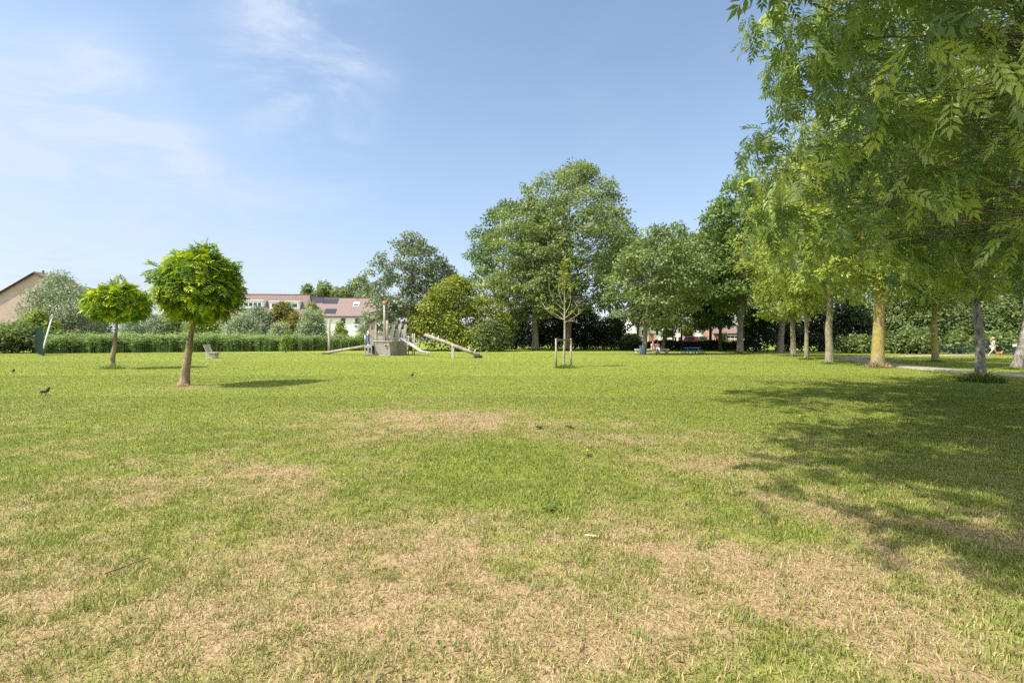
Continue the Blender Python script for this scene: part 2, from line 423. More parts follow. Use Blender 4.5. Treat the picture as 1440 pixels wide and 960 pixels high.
def tree(name, label, cat, base, H, cb, prof, tr, leaf, bark, ncl, npc, S, cr, seed,
         tmpl=None, group=None, lean=(0,0), sxy=(1,1), limbs=7, inner=0.35, links=0.35, flat=0.8, up=0.45, rnd=0.7,
         droop=0.3, clear=None, ctop=0.82, coff=(0,0), keep=None, stems=1, barkside=9, amp=0.2, wind=None, extra=None, limbr=0.45, wob=0.006, tpow=1.0, limbz=0.0):
    """tree or shrub: tapered trunk with limbs, crown of leaf clumps inside a lumpy envelope.
    base (x,y); H height; cb height of crown bottom; prof [(t,R)] crown radius at t of the crown's height"""
    rng = np.random.default_rng(seed)
    root = empty(name, (base[0], base[1], 0), 0, label, cat, group)
    clear = cb if clear is None else clear
    # ---- clumps
    tt = np.array([p[0] for p in prof]); rr = np.array([p[1] for p in prof], float)
    hm = harmonic(rng, 6, amp)
    n0 = ncl*(4 if keep is None else 14)
    t = rng.random(n0); R = np.interp(t, tt, rr)
    ok = rng.random(n0) < (R/rr.max())**1.3 + 0.04
    t, R = t[ok], R[ok]
    th = rng.random(len(t))*2*PI
    R = R*hm(th, t)
    rad = R*(inner + (1-inner)*rng.random(len(t))**0.45) - cr*0.5
    rad = np.maximum(rad, 0.0)
    z = cb + t*(H-cb)*0.97
    ax = np.array([lean[0], lean[1]])
    C = np.stack([np.cos(th)*rad*sxy[0] + ax[0]*z/H + coff[0], np.sin(th)*rad*sxy[1] + ax[1]*z/H + coff[1], z], axis=1)
    C[:, 2] = np.minimum(C[:, 2], H - cr*0.6)
    if keep is not None:
        W = C + np.array([base[0], base[1], 0]); C = C[keep(W, rng)]
    C = C[:ncl]
    if extra is not None: C = np.concatenate([C, extra - np.array([base[0], base[1], 0])])
    CR = cr*(0.6 + 0.8*rng.random(len(C)))
    P, A, Nn, sz, tone = clump_leaves(rng, C, CR, npc, S, flat, up, rnd, droop, wind=wind, tpow=tpow)
    g = P[:, 2] > 0.03
    V, F, T = scatter(tmpl or kite(1, 0.6), P[g], A[g], Nn[g], sz[g], tone[g])
    # ---- wood
    paths = []; radii = []
    pts = []
    for s in range(stems):
        o = np.array([0, 0, 0.0]) if stems == 1 else np.array([rng.normal()*tr*2.5, rng.normal()*tr*2.5, 0])
        top = np.array([ax[0]*ctop + coff[0]*0.8, ax[1]*ctop + coff[1]*0.8, H*ctop]) + (0 if stems == 1 else rng.normal(size=3)*[rr.max()*.4, rr.max()*.4, 0])
        n = 12
        q = path(o + [0,0,-0.1], top, n, rng, wob)
        zz = np.clip(q[:, 2]/max(H*ctop, .1), 0, 1)
        rd = tr*(1 - 0.86*zz**0.9); rd[0] *= 1.38
        # flare at the foot
        q = np.insert(q, 1, q[0] + (q[1]-q[0])*min(1, 0.35/max(np.linalg.norm(q[1]-q[0]), .35)), axis=0)
        rd = np.insert(rd, 1, tr*1.04)
        paths.append(q); radii.append(rd); pts.append((q[len(q)//4:], rd[len(q)//4:]))
    q, rd = pts[0]
    for i in range(limbs):
        qq, rq = pts[i % len(pts)]
        f = clear/H + (0.72 - clear/H)*(i + rng.random())/limbs
        zf = f*H
        j = int(np.argmin(abs(qq[:, 2] - zf)))
        start = qq[j]
        if len(C) == 0: break
        d2 = C - start; good = np.where((d2[:, 2] > 0.12*H*0.2) & (C[:, 2] > limbz))[0]
        tgt = C[good[rng.integers(len(good))]] if len(good) else C[rng.integers(len(C))]
        lp = path(start, start + (tgt-start)*0.92, 7, rng, 0.05, 0.06)
        r0 = min(rq[j]*0.7, tr*limbr)
        lr = r0*(1-0.9*np.linspace(0, 1, 7)**0.8)
        paths.append(lp); radii.append(lr); pts.append((lp[1:], lr[1:]))
    SK = np.concatenate([p for p, r in pts]); SR = np.concatenate([r for p, r in pts])
    for c in C:
        if rng.random() < links:
            dd = np.linalg.norm(SK - c, axis=1) + np.maximum(0, SK[:, 2] - c[2])*0.8
            j = int(np.argmin(dd))
            if dd[j] > 0.15:
                r0 = max(0.006, min(SR[j]*0.6, 0.02*dd[j] + 0.006, tr*limbr*0.4))
                paths.append(path(SK[j], c, 5, rng, 0.07, 0.05)); radii.append(np.linspace(r0, r0*0.3, 5))
    TV, TF = tubes_np(paths, radii, barkside)
    np_mesh('trunk', TV, TF, bark, root, smooth=True)
    np_mesh('crown', V, F, leaf, root, {'tone': T})
    return root

ROUND = [(0,0.62),(0.1,0.9),(0.25,1.06),(0.5,1.12),(0.7,1.0),(0.86,0.72),(0.95,0.45),(1,0.2)]
TALL  = [(0,0.5),(0.12,0.85),(0.3,1.0),(0.5,0.93),(0.7,0.72),(0.87,0.42),(1,0.12)]
DOME  = [(0,0.85),(0.2,1.0),(0.5,0.95),(0.75,0.72),(0.9,0.45),(1,0.15)]
VASE  = [(0,0.35),(0.2,0.7),(0.45,0.95),(0.65,1.0),(0.82,0.8),(0.94,0.45),(1,0.15)]
def sc(prof, R): return [(t, r*R) for t, r in prof]

def tree_px(name, label, cat, px, d, top, left, right, bottom, prof, leaf, bark, trpx=None, tr=0.3, **k):
    """a tree given by where its foot stands and how far its crown reaches up and sideways"""
    x = gx(px, d); H = gz(top, d); cb = max(0.1, gz(bottom, d)); R = (right-left)/2/FOC*d
    off = ((left+right)/2 - px)/FOC*d
    if trpx: tr = trpx/2/FOC*d
    k.setdefault('coff', (off, 0))
    return tree(name, label, cat, (x, d), H, cb, sc(prof, R), tr, leaf, bark, **k)

# ------------------------------------------------------------------ numpy noise for the lawn
_tab = np.random.default_rng(11).random((256, 256))
def vnoise(x, y):
    xi = np.floor(x).astype(int); yi = np.floor(y).astype(int); fx = x-xi; fy = y-yi
    fx = fx*fx*(3-2*fx); fy = fy*fy*(3-2*fy)
    g = lambda a, b: _tab[a & 255, b & 255]
    return (g(xi,yi)*(1-fx)+g(xi+1,yi)*fx)*(1-fy) + (g(xi,yi+1)*(1-fx)+g(xi+1,yi+1)*fx)*fy
def fbm(x, y, o=4):
    s = 0; a = 0.5; tot = 0
    for i in range(o):
        s = s + a*vnoise(x+17.3*i, y-9.1*i); tot += a; a *= 0.55; x = x*2.03; y = y*2.03
    return s/tot

# where the lawn is parched (+) or lush (-): photo column, row, half width, half height, amount
PATCH = [(620,592,120,16,0.75),(520,580,40,6,0.3),(700,655,110,42,-0.55),(760,650,90,40,-0.3),(250,800,330,110,0.08),
         (760,790,300,70,0.42),(1100,850,330,80,0.42),(1250,740,150,40,0.40),(420,870,160,60,0.22),(80,800,130,120,-0.18),(300,690,120,40,0.20),
         (130,650,200,50,0.05),(1060,690,180,40,0.20),(1380,940,120,60,0.30),(1000,930,130,45,-0.25),(640,930,150,40,-0.02),
         (860,600,120,25,0.14),(900,625,140,20,0.18),(130,800,60,22,0.30),(30,850,60,25,0.28),(470,600,90,30,-0.10),(385,662,40,8,0.42),
         (1230,600,200,40,-0.1),(860,720,100,25,-0.05),(1150,800,120,30,0.1),(560,760,110,30,0.2),(330,850,60,20,0.3),(258,544,50,5,0.55),
         (770,720,25,10,-0.35),(900,860,120,40,0.2),(180,560,90,9,0.15)]
def dryness(x, y):
    d = np.maximum(y, 0.8)
    n = fbm(x*0.55+3, y*0.42+8, 4); n2 = fbm(x*2.6, y*2.2+40, 3); n3 = fbm(x*0.13+50, y*0.10, 3)
    near = np.clip((13.0 - d)/9.0, 0, 1)
    v = 0.02 + 0.27*near + (n-0.5)*0.62*(0.3+0.7*near) + (n2-0.5)*0.9*(0.25+0.75*near) + (n3-0.5)*0.35
    for px, py, rx, ry, a in PATCH:
        dd = gd(py); X = gx(px, dd); sx = rx/FOC*dd; sy = ry*dd*dd/(EYE*FOC)
        v = v + 0.72*a*(0.55+0.9*n2)*np.exp(-0.5*(((x-X)/sx)**2 + ((y-dd)/sy)**2)*1.4)
    return np.clip(v, 0, 1)

def lawnmat(name, blade):
    m, nt, out = new_mat(name); N = NT(nt)
    dry = N.n('ShaderNodeAttribute', attribute_name='dry').outputs['Fac']
    ton = N.n('ShaderNodeAttribute', attribute_name='tone').outputs['Fac']
    geo = N.n('ShaderNodeNewGeometry')
    if blade:
        g = N.mix(ton, (0.108,0.165,0.020), (0.270,0.325,0.050))
        s = N.mix(ton, (0.34,0.245,0.130), (0.62,0.49,0.275))
        col = N.mix(dry, g, s)
        p = N.n('ShaderNodeBsdfPrincipled'); N.l(col, p.inputs['Base Color']); p.inputs['Roughness'].default_value = 0.6
        p.inputs['Specular IOR Level'].default_value = 0.25
        t = N.n('ShaderNodeBsdfTranslucent'); N.l(col, t.inputs[0])
        mx = N.n('ShaderNodeMixShader'); mx.inputs[0].default_value = 0.35
        N.l(p.outputs[0], mx.inputs[1]); N.l(t.outputs[0], mx.inputs[2]); N.l(mx.outputs[0], out.inputs[0])
    else:
        pos = geo.outputs['Position']
        mp = N.n('ShaderNodeMapping'); N.l(pos, mp.inputs[0]); mp.inputs['Scale'].default_value = (1, 0.8, 1)
        a = N.noise(mp.outputs[0], 38, 4, 0.7); b = N.noise(pos, 5.5, 4, 0.65); c = N.noise(pos, 0.9, 4, 0.6); e = N.noise(pos, 130, 2, 0.6)
        g = N.mix(N.ramp(a, 0.3, 0.7), (0.122,0.162,0.022), (0.255,0.302,0.042))
        g = N.mix(N.math('MULTIPLY', N.ramp(c, 0.35, 0.7), 0.45), g, (0.30,0.32,0.055))
        g = N.mix(N.math('MULTIPLY', N.ramp(b, 0.45, 0.75), 0.4), g, (0.13,0.21,0.03))
        s = N.mix(N.ramp(a, 0.3, 0.7), (0.26,0.18,0.10), (0.50,0.36,0.20))
        s = N.mix(N.math('MULTIPLY', N.ramp(b, 0.5, 0.7), 0.5), s, (0.43,0.285,0.175))
        s = N.mix(N.math('MULTIPLY', N.ramp(e, 0.55, 0.7), 0.6), s, (0.13,0.085,0.05))
        f = N.math('ADD', dry, N.math('MULTIPLY', N.math('SUBTRACT', b, 0.5), 0.7), clamp=True)
        f = N.ramp(f, 0.05, 0.72)
        col = N.mix(f, g, s)
        p = N.n('ShaderNodeBsdfPrincipled'); N.l(col, p.inputs['Base Color']); p.inputs['Roughness'].default_value = 0.95
        p.inputs['Specular IOR Level'].default_value = 0.1
        h = N.math('ADD', a, N.math('MULTIPLY', b, 0.8))
        N.l(N.bump(h, 0.9, 0.05), p.inputs['Normal']); N.l(p.outputs[0], out.inputs[0])
    return m
M['lawn'] = lawnmat('lawn_turf', False)
M['blades'] = lawnmat('lawn_blades', True)

def spaced(lo, hi, dlo, dhi, step, grow):
    a = list(np.arange(dlo, dhi+1e-6, step))
    s = step; v = dhi
    while v < hi: s *= grow; v += s; a.append(v)
    s = step; v = dlo
    while v > lo: s *= grow; v -= s; a.insert(0, v)
    return np.array(a)

def make_ground():
    xs = spaced(-900, 900, -9, 10, 0.12, 1.06); ys = spaced(-300, 1200, 0.8, 16, 0.11, 1.045)
    X, Y = np.meshgrid(xs, ys); n, m = X.shape
    Z = (fbm(X*0.22, Y*0.22, 3)-0.5)*0.06*np.clip((40-np.hypot(X, Y))/20, 0, 1) + (fbm(X*2.1, Y*2.1, 2)-0.5)*0.022*np.clip((18-np.hypot(X, Y))/8, 0, 1)
    V = np.stack([X, Y, Z], -1).reshape(-1, 3)
    i = np.arange(n-1)[:, None]*m; j = np.arange(m-1)[None, :]
    F = np.stack([i+j, i+j+1, i+m+j+1, i+m+j], -1).reshape(-1, 4)
    o = np_mesh('lawn', V, F, M['lawn'], None, {'dry': dryness(X.ravel(), Y.ravel()), 'tone': np.full(X.size, 0.5)}, smooth=True)
    tag(o, 'broad park lawn with green turf and parched tan patches', 'lawn', kind='structure')
def gh(x, y):
    return (fbm(x*0.22, y*0.22, 3)-0.5)*0.06*np.clip((40-np.hypot(x, y))/20, 0, 1) + (fbm(x*2.1, y*2.1, 2)-0.5)*0.022*np.clip((18-np.hypot(x, y))/8, 0, 1)

PATHLINE = [(70,58),(52,52),(40,47),(31,43.5),(27.2,39.6),(24.6,33.5),(22.3,28.2),(21.2,24.0),(20.8,21.0),(21.0,19.0),(22.6,16.8),(25,14.5),(30,11),(40,6)]
def path_dist(x, y):
    best = np.full(x.shape, 1e9)
    for (a, b), (c, d) in zip(PATHLINE[:-1], PATHLINE[1:]):
        ux, uy = c-a, d-b; L2 = ux*ux+uy*uy
        t = np.clip(((x-a)*ux + (y-b)*uy)/L2, 0, 1)
        best = np.minimum(best, np.hypot(x-a-t*ux, y-b-t*uy))
    return best

def make_grass():
    rng = np.random.default_rng(3)
    VV = []; F4 = []; F3 = []; DRY = []; TON = []; off = 0
    bands = [(1.5,3.2,7400,0.0046,0.047),(3.2,5.0,5400,0.0054,0.045),(5.0,8.0,3000,0.0070,0.042),(8.0,12.5,1500,0.0095,0.038),(12.5,20.0,560,0.015,0.032),(20.0,34.0,170,0.026,0.028),(34.0,58.0,42,0.05,0.030)]
    for (a, b, dens, w, ln) in bands:
        n = int(dens*1.22*(b*b-a*a))
        y = np.sqrt(a*a + (b*b-a*a)*rng.random(n)); x = (rng.random(n)*2-1)*1.22*y
        dry = dryness(x, y)
        tuft = 0.5*fbm(x*6.0, y*6.0+90, 3) + 0.5*fbm(x*15.0+5, y*15.0, 2)
        # thin where the soil shows through, thick in tufts
        keep = rng.random(n) < np.clip(1.0 - 0.55*dry + (tuft-0.5)*2.2, 0.15, 1)
        keep &= path_dist(x, y) > 0.75
        x, y, dry, tuft = x[keep], y[keep], dry[keep], tuft[keep]; n = len(x)
        isdry = rng.random(n) < np.clip(0.02 + dry*0.88 - (tuft-0.5)*1.5, 0.05, 0.82)
        dv = np.where(isdry, 0.62+0.38*rng.random(n), 0.0+0.22*rng.random(n)+0.25*np.clip(dry, 0, 1))
        th = rng.random(n)*2*PI
        lean = np.where(isdry, 0.75+0.8*rng.random(n), 0.35+1.15*rng.random(n)**1.3)
        le = ln*(0.55+0.9*rng.random(n))*(0.7+0.9*np.clip(tuft-0.25, 0, 1))*np.where(isdry, 0.95, 1.0)
        d = np.stack([np.cos(th), np.sin(th)], 1)
        wv = np.stack([-np.sin(th), np.cos(th), np.zeros(n)], 1)*(w*(0.6+0.8*rng.random(n)))[:, None]*0.5
        z = gh(x, y) - 0.002
        b0 = np.stack([x, y, z], 1)
        hz = np.cos(lean*0.75)*le; hr = np.sin(lean*0.75)*le
        mid = b0 + np.stack([d[:,0]*hr*0.42, d[:,1]*hr*0.42, hz*0.62], 1)
        tip = b0 + np.stack([d[:,0]*hr, d[:,1]*hr, hz*np.where(isdry, 0.72, 0.95)], 1)
        V = np.stack([b0-wv, b0+wv, mid+wv*0.8, mid-wv*0.8, tip], 1)
        k = (np.arange(n)*5)[:, None] + off
        F4.append(k + np.array([[0,1,2,3]])); F3.append(k + np.array([[3,2,4]]))
        VV.append(V.reshape(-1, 3)); off += n*5
        DRY.append(np.repeat(dv, 5)); tr_ = float(np.clip((16-a)/10, 0.35, 1)); TON.append(np.repeat(np.clip(0.5+(rng.random(n)-0.5)*tr_*0.9 - 0.1 + 0.0*(rng.random(n)*0.8+0.2*fbm(x*0.5, y*0.5, 2)) + 0.2*fbm(x*0.5, y*0.5, 2), 0, 1), 5))
    o = np_mesh('grass', np.concatenate(VV), [np.concatenate(F4), np.concatenate(F3)], M['blades'], None,
                {'dry': np.concatenate(DRY), 'tone': np.concatenate(TON)})
    tag(o, 'short mown grass blades, part green and part straw', 'grass', kind='stuff')

def make_clover():
    rng = np.random.default_rng(9)
    n = 2600; y = np.sqrt(2.2 + (11.0**2-2.2)*rng.random(n)); x = (rng.random(n)*2-1)*1.2*y
    k = (fbm(x*1.1+7, y*1.1+60, 3) > 0.55) | (rng.random(n) < 0.10)
    x, y = x[k], y[k]; m = rng.integers(5, 16, len(x)); i = np.repeat(np.arange(len(x)), m); N_ = len(i)
    px, py = x[i] + rng.normal(size=N_)*0.05, y[i] + rng.normal(size=N_)*0.05
    th = rng.random(N_)*2*PI
    P = np.stack([px, py, gh(px, py) + 0.006 + 0.028*rng.random(N_)], 1)
    A = np.stack([np.cos(th), np.sin(th), 0.1 + 0.5*rng.random(N_)], 1)
    big = np.where(rng.random(len(x)) < 0.15, 1.4, 0.85)[i]
    V, F, T = scatter(kite(1, 0.55, 0.15), P, A, np.tile([0,0,1.0], (N_, 1)) + sph(rng, N_)*0.35, (0.010+0.014*rng.random(N_))*big, rng.random(N_))
    o = np_mesh('clover', V, F, L['tuft'], None, {'tone': T})
    tag(o, 'low clover and plantain leaves scattered through the near lawn', 'clover', kind='stuff')

def tuft(name, label, cat, x, y, r, h, n, leaf, seed, group=None, w=0.02, squash=1.0):
    rng = np.random.default_rng(seed)
    th = rng.random(n)*2*PI; rr = r*rng.random(n)**0.8*0.85
    b0 = np.stack([np.cos(th)*rr, np.sin(th)*rr*squash, np.full(n, -0.01)], 1)
    th2 = th + rng.normal(size=n)*0.9
    le = h*(0.35+0.85*rng.random(n))*(1.15-0.75*rr/r); out = le*(0.25+0.8*rng.random(n)) + 0.25*rr*rng.random(n)
    d = np.stack([np.cos(th2), np.sin(th2)], 1)
    mid = b0 + np.stack([d[:,0]*out*0.35, d[:,1]*out*0.35, le*0.62], 1)
    tip = b0 + np.stack([d[:,0]*out, d[:,1]*out, le*(0.35+0.6*rng.random(n))], 1)
    wv = np.stack([-np.sin(th2), np.cos(th2), np.zeros(n)], 1)*w*0.5
    V = np.stack([b0-wv, b0+wv, mid+wv, mid-wv, tip], 1).reshape(-1, 3)
    k = (np.arange(n)*5)[:, None]
    o = np_mesh(name, V, [k+np.array([[0,1,2,3]]), k+np.array([[3,2,4]])], leaf, None, {'tone': np.repeat(rng.random(n), 5)})
    o.location = (x, y, float(gh(np.array([x]), np.array([y]))[0]))
    return tag(o, label, cat, group)
# ================================================================== ground, path, grass
make_ground()
make_grass()
make_clover()

def make_path():
    P = [Vector((a, b, 0)) for a, b in PATHLINE]
    # smooth the line
    for _ in range(2):
        Q = [P[0]]
        for a, b in zip(P[:-1], P[1:]): Q += [a*0.75+b*0.25, a*0.25+b*0.75]
        P = Q + [P[-1]]
    rng = np.random.default_rng(5)
    vs = []; fs = []
    for i, p in enumerate(P):
        d = (P[min(i+1, len(P)-1)] - P[max(i-1, 0)]).normalized(); r = Vector((d.y, -d.x, 0))
        w1 = 0.72 + rng.normal()*0.05; w2 = 0.72 + rng.normal()*0.05
        for s, z in ((-w1-0.08, -0.03), (-w1, 0.045), (-w1*0.4, 0.058), (w2*0.4, 0.058), (w2, 0.045), (w2+0.08, -0.03)):
            q = p + r*s; vs.append((q.x, q.y, z))
    for i in range(len(P)-1):
        for k in range(5): fs.append((i*6+k, i*6+k+1, i*6+k+7, i*6+k+6))
    mb = MB(); mb.add(vs, fs)
    o = mb.build('path', surf('trodden_gravel', (0.36,0.31,0.25), (0.24,0.20,0.155), 0.95, 9, bump=0.4, c3=(0.16,0.17,0.07), c3scale=2.2), smooth=True)
    tag(o, 'narrow grey gravel footpath curving past the ash trees', 'path', kind='structure')
make_path()

# ================================================================== the two clipped globe trees on the left
PN_GLOBE = pinnate(4, 1.0, 0.42, 0.19, 0.35, 62)
GLOBE = [(0,0.55),(0.12,0.88),(0.3,1.0),(0.5,0.97),(0.7,0.80),(0.87,0.5),(1,0.16)]
tree_px('globe_tree', 'larger mop-headed globe tree with bright yellow-green crown on a thick bare trunk', 'tree', 258, 15.6, 352, 234, 325, 440,
        GLOBE, L['globe'], B['tan'], tr=0.155, ncl=250, npc=27, S=0.30, cr=0.30, seed=21, tmpl=PN_GLOBE, limbs=12, inner=0.45, links=0.3,
        flat=0.75, up=0.7, rnd=0.45, droop=0.75, tpow=1.9, ctop=0.70, clear=1.95, amp=0.10, lean=(0.05, 0), group='clipped globe trees on the lawn')
tree_px('globe_tree', 'smaller umbrella-shaped globe tree with slim pale trunk near the reeds', 'tree', 157, 25.2, 401, 131, 194, 444,
        GLOBE, L['globe'], B['tan'], tr=0.15, ncl=240, npc=22, S=0.34, cr=0.34, seed=22, tmpl=PN_GLOBE, limbs=12, inner=0.45, links=0.3,
        flat=0.75, up=0.7, rnd=0.45, droop=0.7, tpow=1.7, ctop=0.72, clear=2.7, amp=0.10, lean=(0.25, 0), group='clipped globe trees on the lawn')
tuft('grass_tuft', 'loose rank grass round the foot of the smaller globe tree', 'grass tuft', gx(158, 25.0), 25.0, 0.7, 0.35, 260, L['tuft'], 31)

# ================================================================== reeds along the far ditch
def make_reeds():
    rng = np.random.default_rng(41); n = 30000
    A0 = np.array([gx(66, 55.5), 55.5]); A1 = np.array([gx(535, 72), 72.0])
    u = rng.random(n); w = rng.random(n)**1.5*4.5
    dr = (A1-A0)/np.linalg.norm(A1-A0); nn = np.array([-dr[1], dr[0]])
    g = A0 + (A1-A0)*u[:, None] + nn*(w + (fbm(u*45, u*0, 4)-0.5)*2.6)[:, None]
    H = (2.2 + 0.75*(fbm(u*26, w*0.5, 4)-0.5)*2)*(0.60+0.50*rng.random(n)**0.8) * (0.85+0.15*np.clip(w, 0, 1)) * np.where(rng.random(n) < 0.10, 1.0+0.22*rng.random(n), 1.0)
    th = rng.random(n)*2*PI; d = np.stack([np.cos(th), np.sin(th)], 1); d = nrm(d + np.array([0.5, -0.15]))
    bw = 0.05*(0.6+0.7*rng.random(n))
    wv = np.stack([-d[:,1], d[:,0], np.zeros(n)], 1)*bw[:, None]*0.5
    b0 = np.stack([g[:,0], g[:,1], np.zeros(n)-0.02], 1)
    le = (0.1+0.32*rng.random(n))*H*0.6
    mid = b0 + np.stack([d[:,0]*le*0.25, d[:,1]*le*0.25, H*0.7], 1)
    tip = b0 + np.stack([d[:,0]*le, d[:,1]*le, H*(0.9+0.1*rng.random(n))], 1)
    V = np.stack([b0-wv, b0+wv, mid+wv, mid-wv, tip], 1).reshape(-1, 3)
    k = (np.arange(n)*5)[:, None]
    T = rng.random(n)*0.75
    # leaf blades branching off the stalks
    m = 30000; j = rng.integers(0, n, m); f = 0.25+0.7*rng.random(m)
    s0 = b0[j] + (mid[j]-b0[j])*(f/0.7).clip(0, 1)[:, None]; s0[:, 2] = H[j]*f
    th = rng.random(m)*2*PI; dd = np.stack([np.cos(th), np.sin(th), 0.55*rng.random(m)-0.1], 1)
    PP, FF, TT = scatter(kite(1, 0.13, 0.05), s0, dd, np.tile([0,0,1.0], (m, 1)) + sph(rng, m)*0.4, 0.5+0.35*rng.random(m), 0.35+0.65*rng.random(m))
    # nodding plumes on the tallest stalks
    m = 6000; j = rng.integers(0, n, m); s0 = tip[j] + rng.normal(size=(m, 3))*[0.1, 0.1, 0.06]
    dd = np.stack([0.7+0.3*rng.random(m), rng.normal(size=m)*0.5, 0.3*rng.normal(size=m)], 1)
    P3, F3, T3 = scatter(kite(1, 0.3, 0.08), s0, dd, np.tile([0,0,1.0], (m, 1)) + sph(rng, m)*0.6, 0.22+0.2*rng.random(m), 0.8+0.2*rng.random(m))
    o = np_mesh('reeds', np.concatenate([V, PP, P3]), [k+np.array([[0,1,2,3]]), k+np.array([[3,2,4]]), FF+len(V), F3+len(V)+len(PP)], L['reed'], None,
                {'tone': np.concatenate([np.repeat(T, 5), TT, T3])})
    tag(o, 'tall green reed bed along the far edge of the lawn', 'reeds', kind='stuff')
make_reeds()

# ================================================================== bushes beyond the reeds and on the left
def bush(label, px, d, top, w, leaf, seed, bark=B['grey'], cat='bush', name='bush', bottom=None, S=0.34, dens=1.0, prof=DOME, up=0.45, group=None, tmpl=None, amp=0.2, droop=0.2, rnd=0.8, inner=0.45, depth=0.8):
    H = gz(top, d); R = 0.93*w/2/FOC*d
    cb = 0.25 if bottom is None else max(0.2, gz(bottom, d))
    area = (H*R*3.2 + R*R*2)
    cr = max(0.45, min(1.2, 0.22*R + 0.2))
    ncl = int(30 + area/(cr*cr)*1.5)
    npc = int(np.clip(14*dens*(cr/0.6)**2*(0.34/S)**1.3, 10, 70))
    return tree(name, label, cat, (gx(px, d), d), H, cb, sc(prof, R), 0.05+0.012*H, leaf, bark, ncl, npc, S, cr, seed, group=group, sxy=(1, depth),
                limbs=6, links=0.25, stems=3, inner=inner, up=up, clear=cb*0.6+0.2, amp=amp, droop=droop, rnd=rnd, barkside=6, tmpl=tmpl, ctop=0.7)

SILV = kite(1, 0.42)
GB = 'bushes behind the reed bed'
bush('large silvery willow bush in front of the brick gable', 84, 64, 385, 104, L['silver'], 101, S=0.30, dens=1.7, tmpl=SILV, cat='willow', name='willow_bush', amp=0.12)
bush('bramble thicket with dark leaves left of the green mesh fence', 20, 57, 457, 88, L['hedge'], 102, cat='thicket', name='bramble_thicket', S=0.32, dens=1.4)
bush('pale yellow-green elder bush leaning over the top of the green mesh fence', 55, 60, 437, 52, L['bush'], 103, cat='bush', S=0.3, dens=1.2)
bush('low bush at the left end of the reed bed beside the leaning pole', 88, 58, 466, 44, L['hedge'], 116, S=0.3)
for args in [
    ('olive bush seen through the gap left of the smaller globe trunk', 128, 78, 446, 58, L['olive'], 104),
    ('grey-green bush just right of the smaller globe trunk', 187, 75, 448, 46, L['silver'], 105),
    ('silvery bush midway between the two globe trunks', 216, 80, 442, 46, L['willow'], 106),
    ('dark green bush behind the left edge of the larger globe crown', 242, 84, 438, 52, L['hedge'], 107),
    ('green bush low behind the right half of the larger globe crown', 288, 80, 440, 56, L['bush'], 108),
    ('round dense grey-green willow bush below the white dormer', 340, 72, 438, 56, L['willow'], 109),
    ('loose pale willow bush rising behind the round one under the white dormer', 362, 80, 431, 54, L['silver'], 110),
    ('tall brown-olive bush covering the left of the glazed dormer', 398, 82, 424, 56, L['olive'], 111),
    ('small silvery willow bush in front of the tall brown-olive one', 393, 70, 451, 38, L['willow'], 112),
    ('yellow-topped bush under the solar panels', 437, 85, 427, 40, L['yellow'], 113),
    ('large upright silver-green willow bush left of the white house wall', 438, 71, 433, 46, L['willow'], 114),
    ('small round green bush before the white house wall', 479, 73, 453, 24, L['bush'], 115),
    ('feathery silver willow bush behind the child on the ship deck', 515, 76, 437, 30, L['willow'], 117),
    ('brown-olive bush lower down between two silvery willows', 415, 78, 440, 40, L['olive'], 118)]:
    lab, px, d, top, w, lf, sd = args
    bush(lab, px, d, top, w, lf, sd, group=GB, S=0.30, dens=1.3, tmpl=SILV if lf in (L['willow'], L['silver']) else None, amp=0.1 if lf is L['willow'] else 0.2)
bush('thin sapling bush at the front edge of the reeds', 402, 61, 468, 17, L['bush'], 119, name='bush', S=0.22, dens=0.5)

# ================================================================== trees beyond the long house
for i, (lab, px, top, l, r) in enumerate([
    ('narrow round-topped far tree at the left end above the roof', 432, 399, 424, 440),
    ('broad-topped far tree second from the left above the roof', 456, 397, 441, 470),
    ('low spreading far tree above the middle of the roof', 479, 404, 462, 497),
    ('tall far tree above the right part of the roof', 506, 390, 488, 528)]):
    tree_px('tree', lab, 'tree', px, 150, top, l, r, 440, ROUND, L['maple'], B['dark'], tr=0.3, ncl=90, npc=45, S=0.62, cr=1.2, seed=130+i, group='far trees above the house roof', links=0.15)

# ================================================================== the middle group
tree_px('oak_tree', 'grey-green oak standing alone behind the play ship', 'tree', 577, 72, 331, 526, 636, 474, ROUND, L['oak'], B['grey'], tr=0.30,
        ncl=270, npc=66, S=0.40, cr=1.05, seed=203, limbs=11, links=0.5, flat=0.7, inner=0.4, clear=2.6)
bush('huge dense yellow-green maple bush behind the seesaw', 645, 67, 390, 124, L['yellow'], 202, name='maple_bush', S=0.34, dens=1.35, up=0.8, rnd=0.6, amp=0.26)
bush('dark green laurel bush at the right foot of the yellow-green one', 694, 64, 450, 52, L['hedge'], 203, name='laurel_bush', S=0.30, dens=1.3)
tree_px('tree', 'deep green tree rising behind the yellow-green bush', 'tree', 702, 84, 285, 650, 780, 430, ROUND, L['deep'], B['dark'], tr=0.3,
        ncl=210, npc=62, S=0.46, cr=1.2, seed=204, links=0.3)
tree_px('maple_tree', 'maple with thick leaning grey trunk left of the staked sapling', 'tree', 753, 71, 297, 690, 806, 452, ROUND, L['maple'], B['grey'], trpx=11,
        ncl=260, npc=66, S=0.38, cr=1.1, seed=205, links=0.4, clear=4.0, lean=(0.6, 0), limbs=10, inner=0.4)
tree_px('maple_tree', 'tallest maple on the lawn, its trunk just behind the staked sapling', 'tree', 798, 73, 232, 716, 889, 448, ROUND, L['maple'], B['grey'], trpx=12,
        ncl=500, npc=74, S=0.39, cr=1.25, seed=206, links=0.45, clear=4.4, limbs=14, inner=0.4)
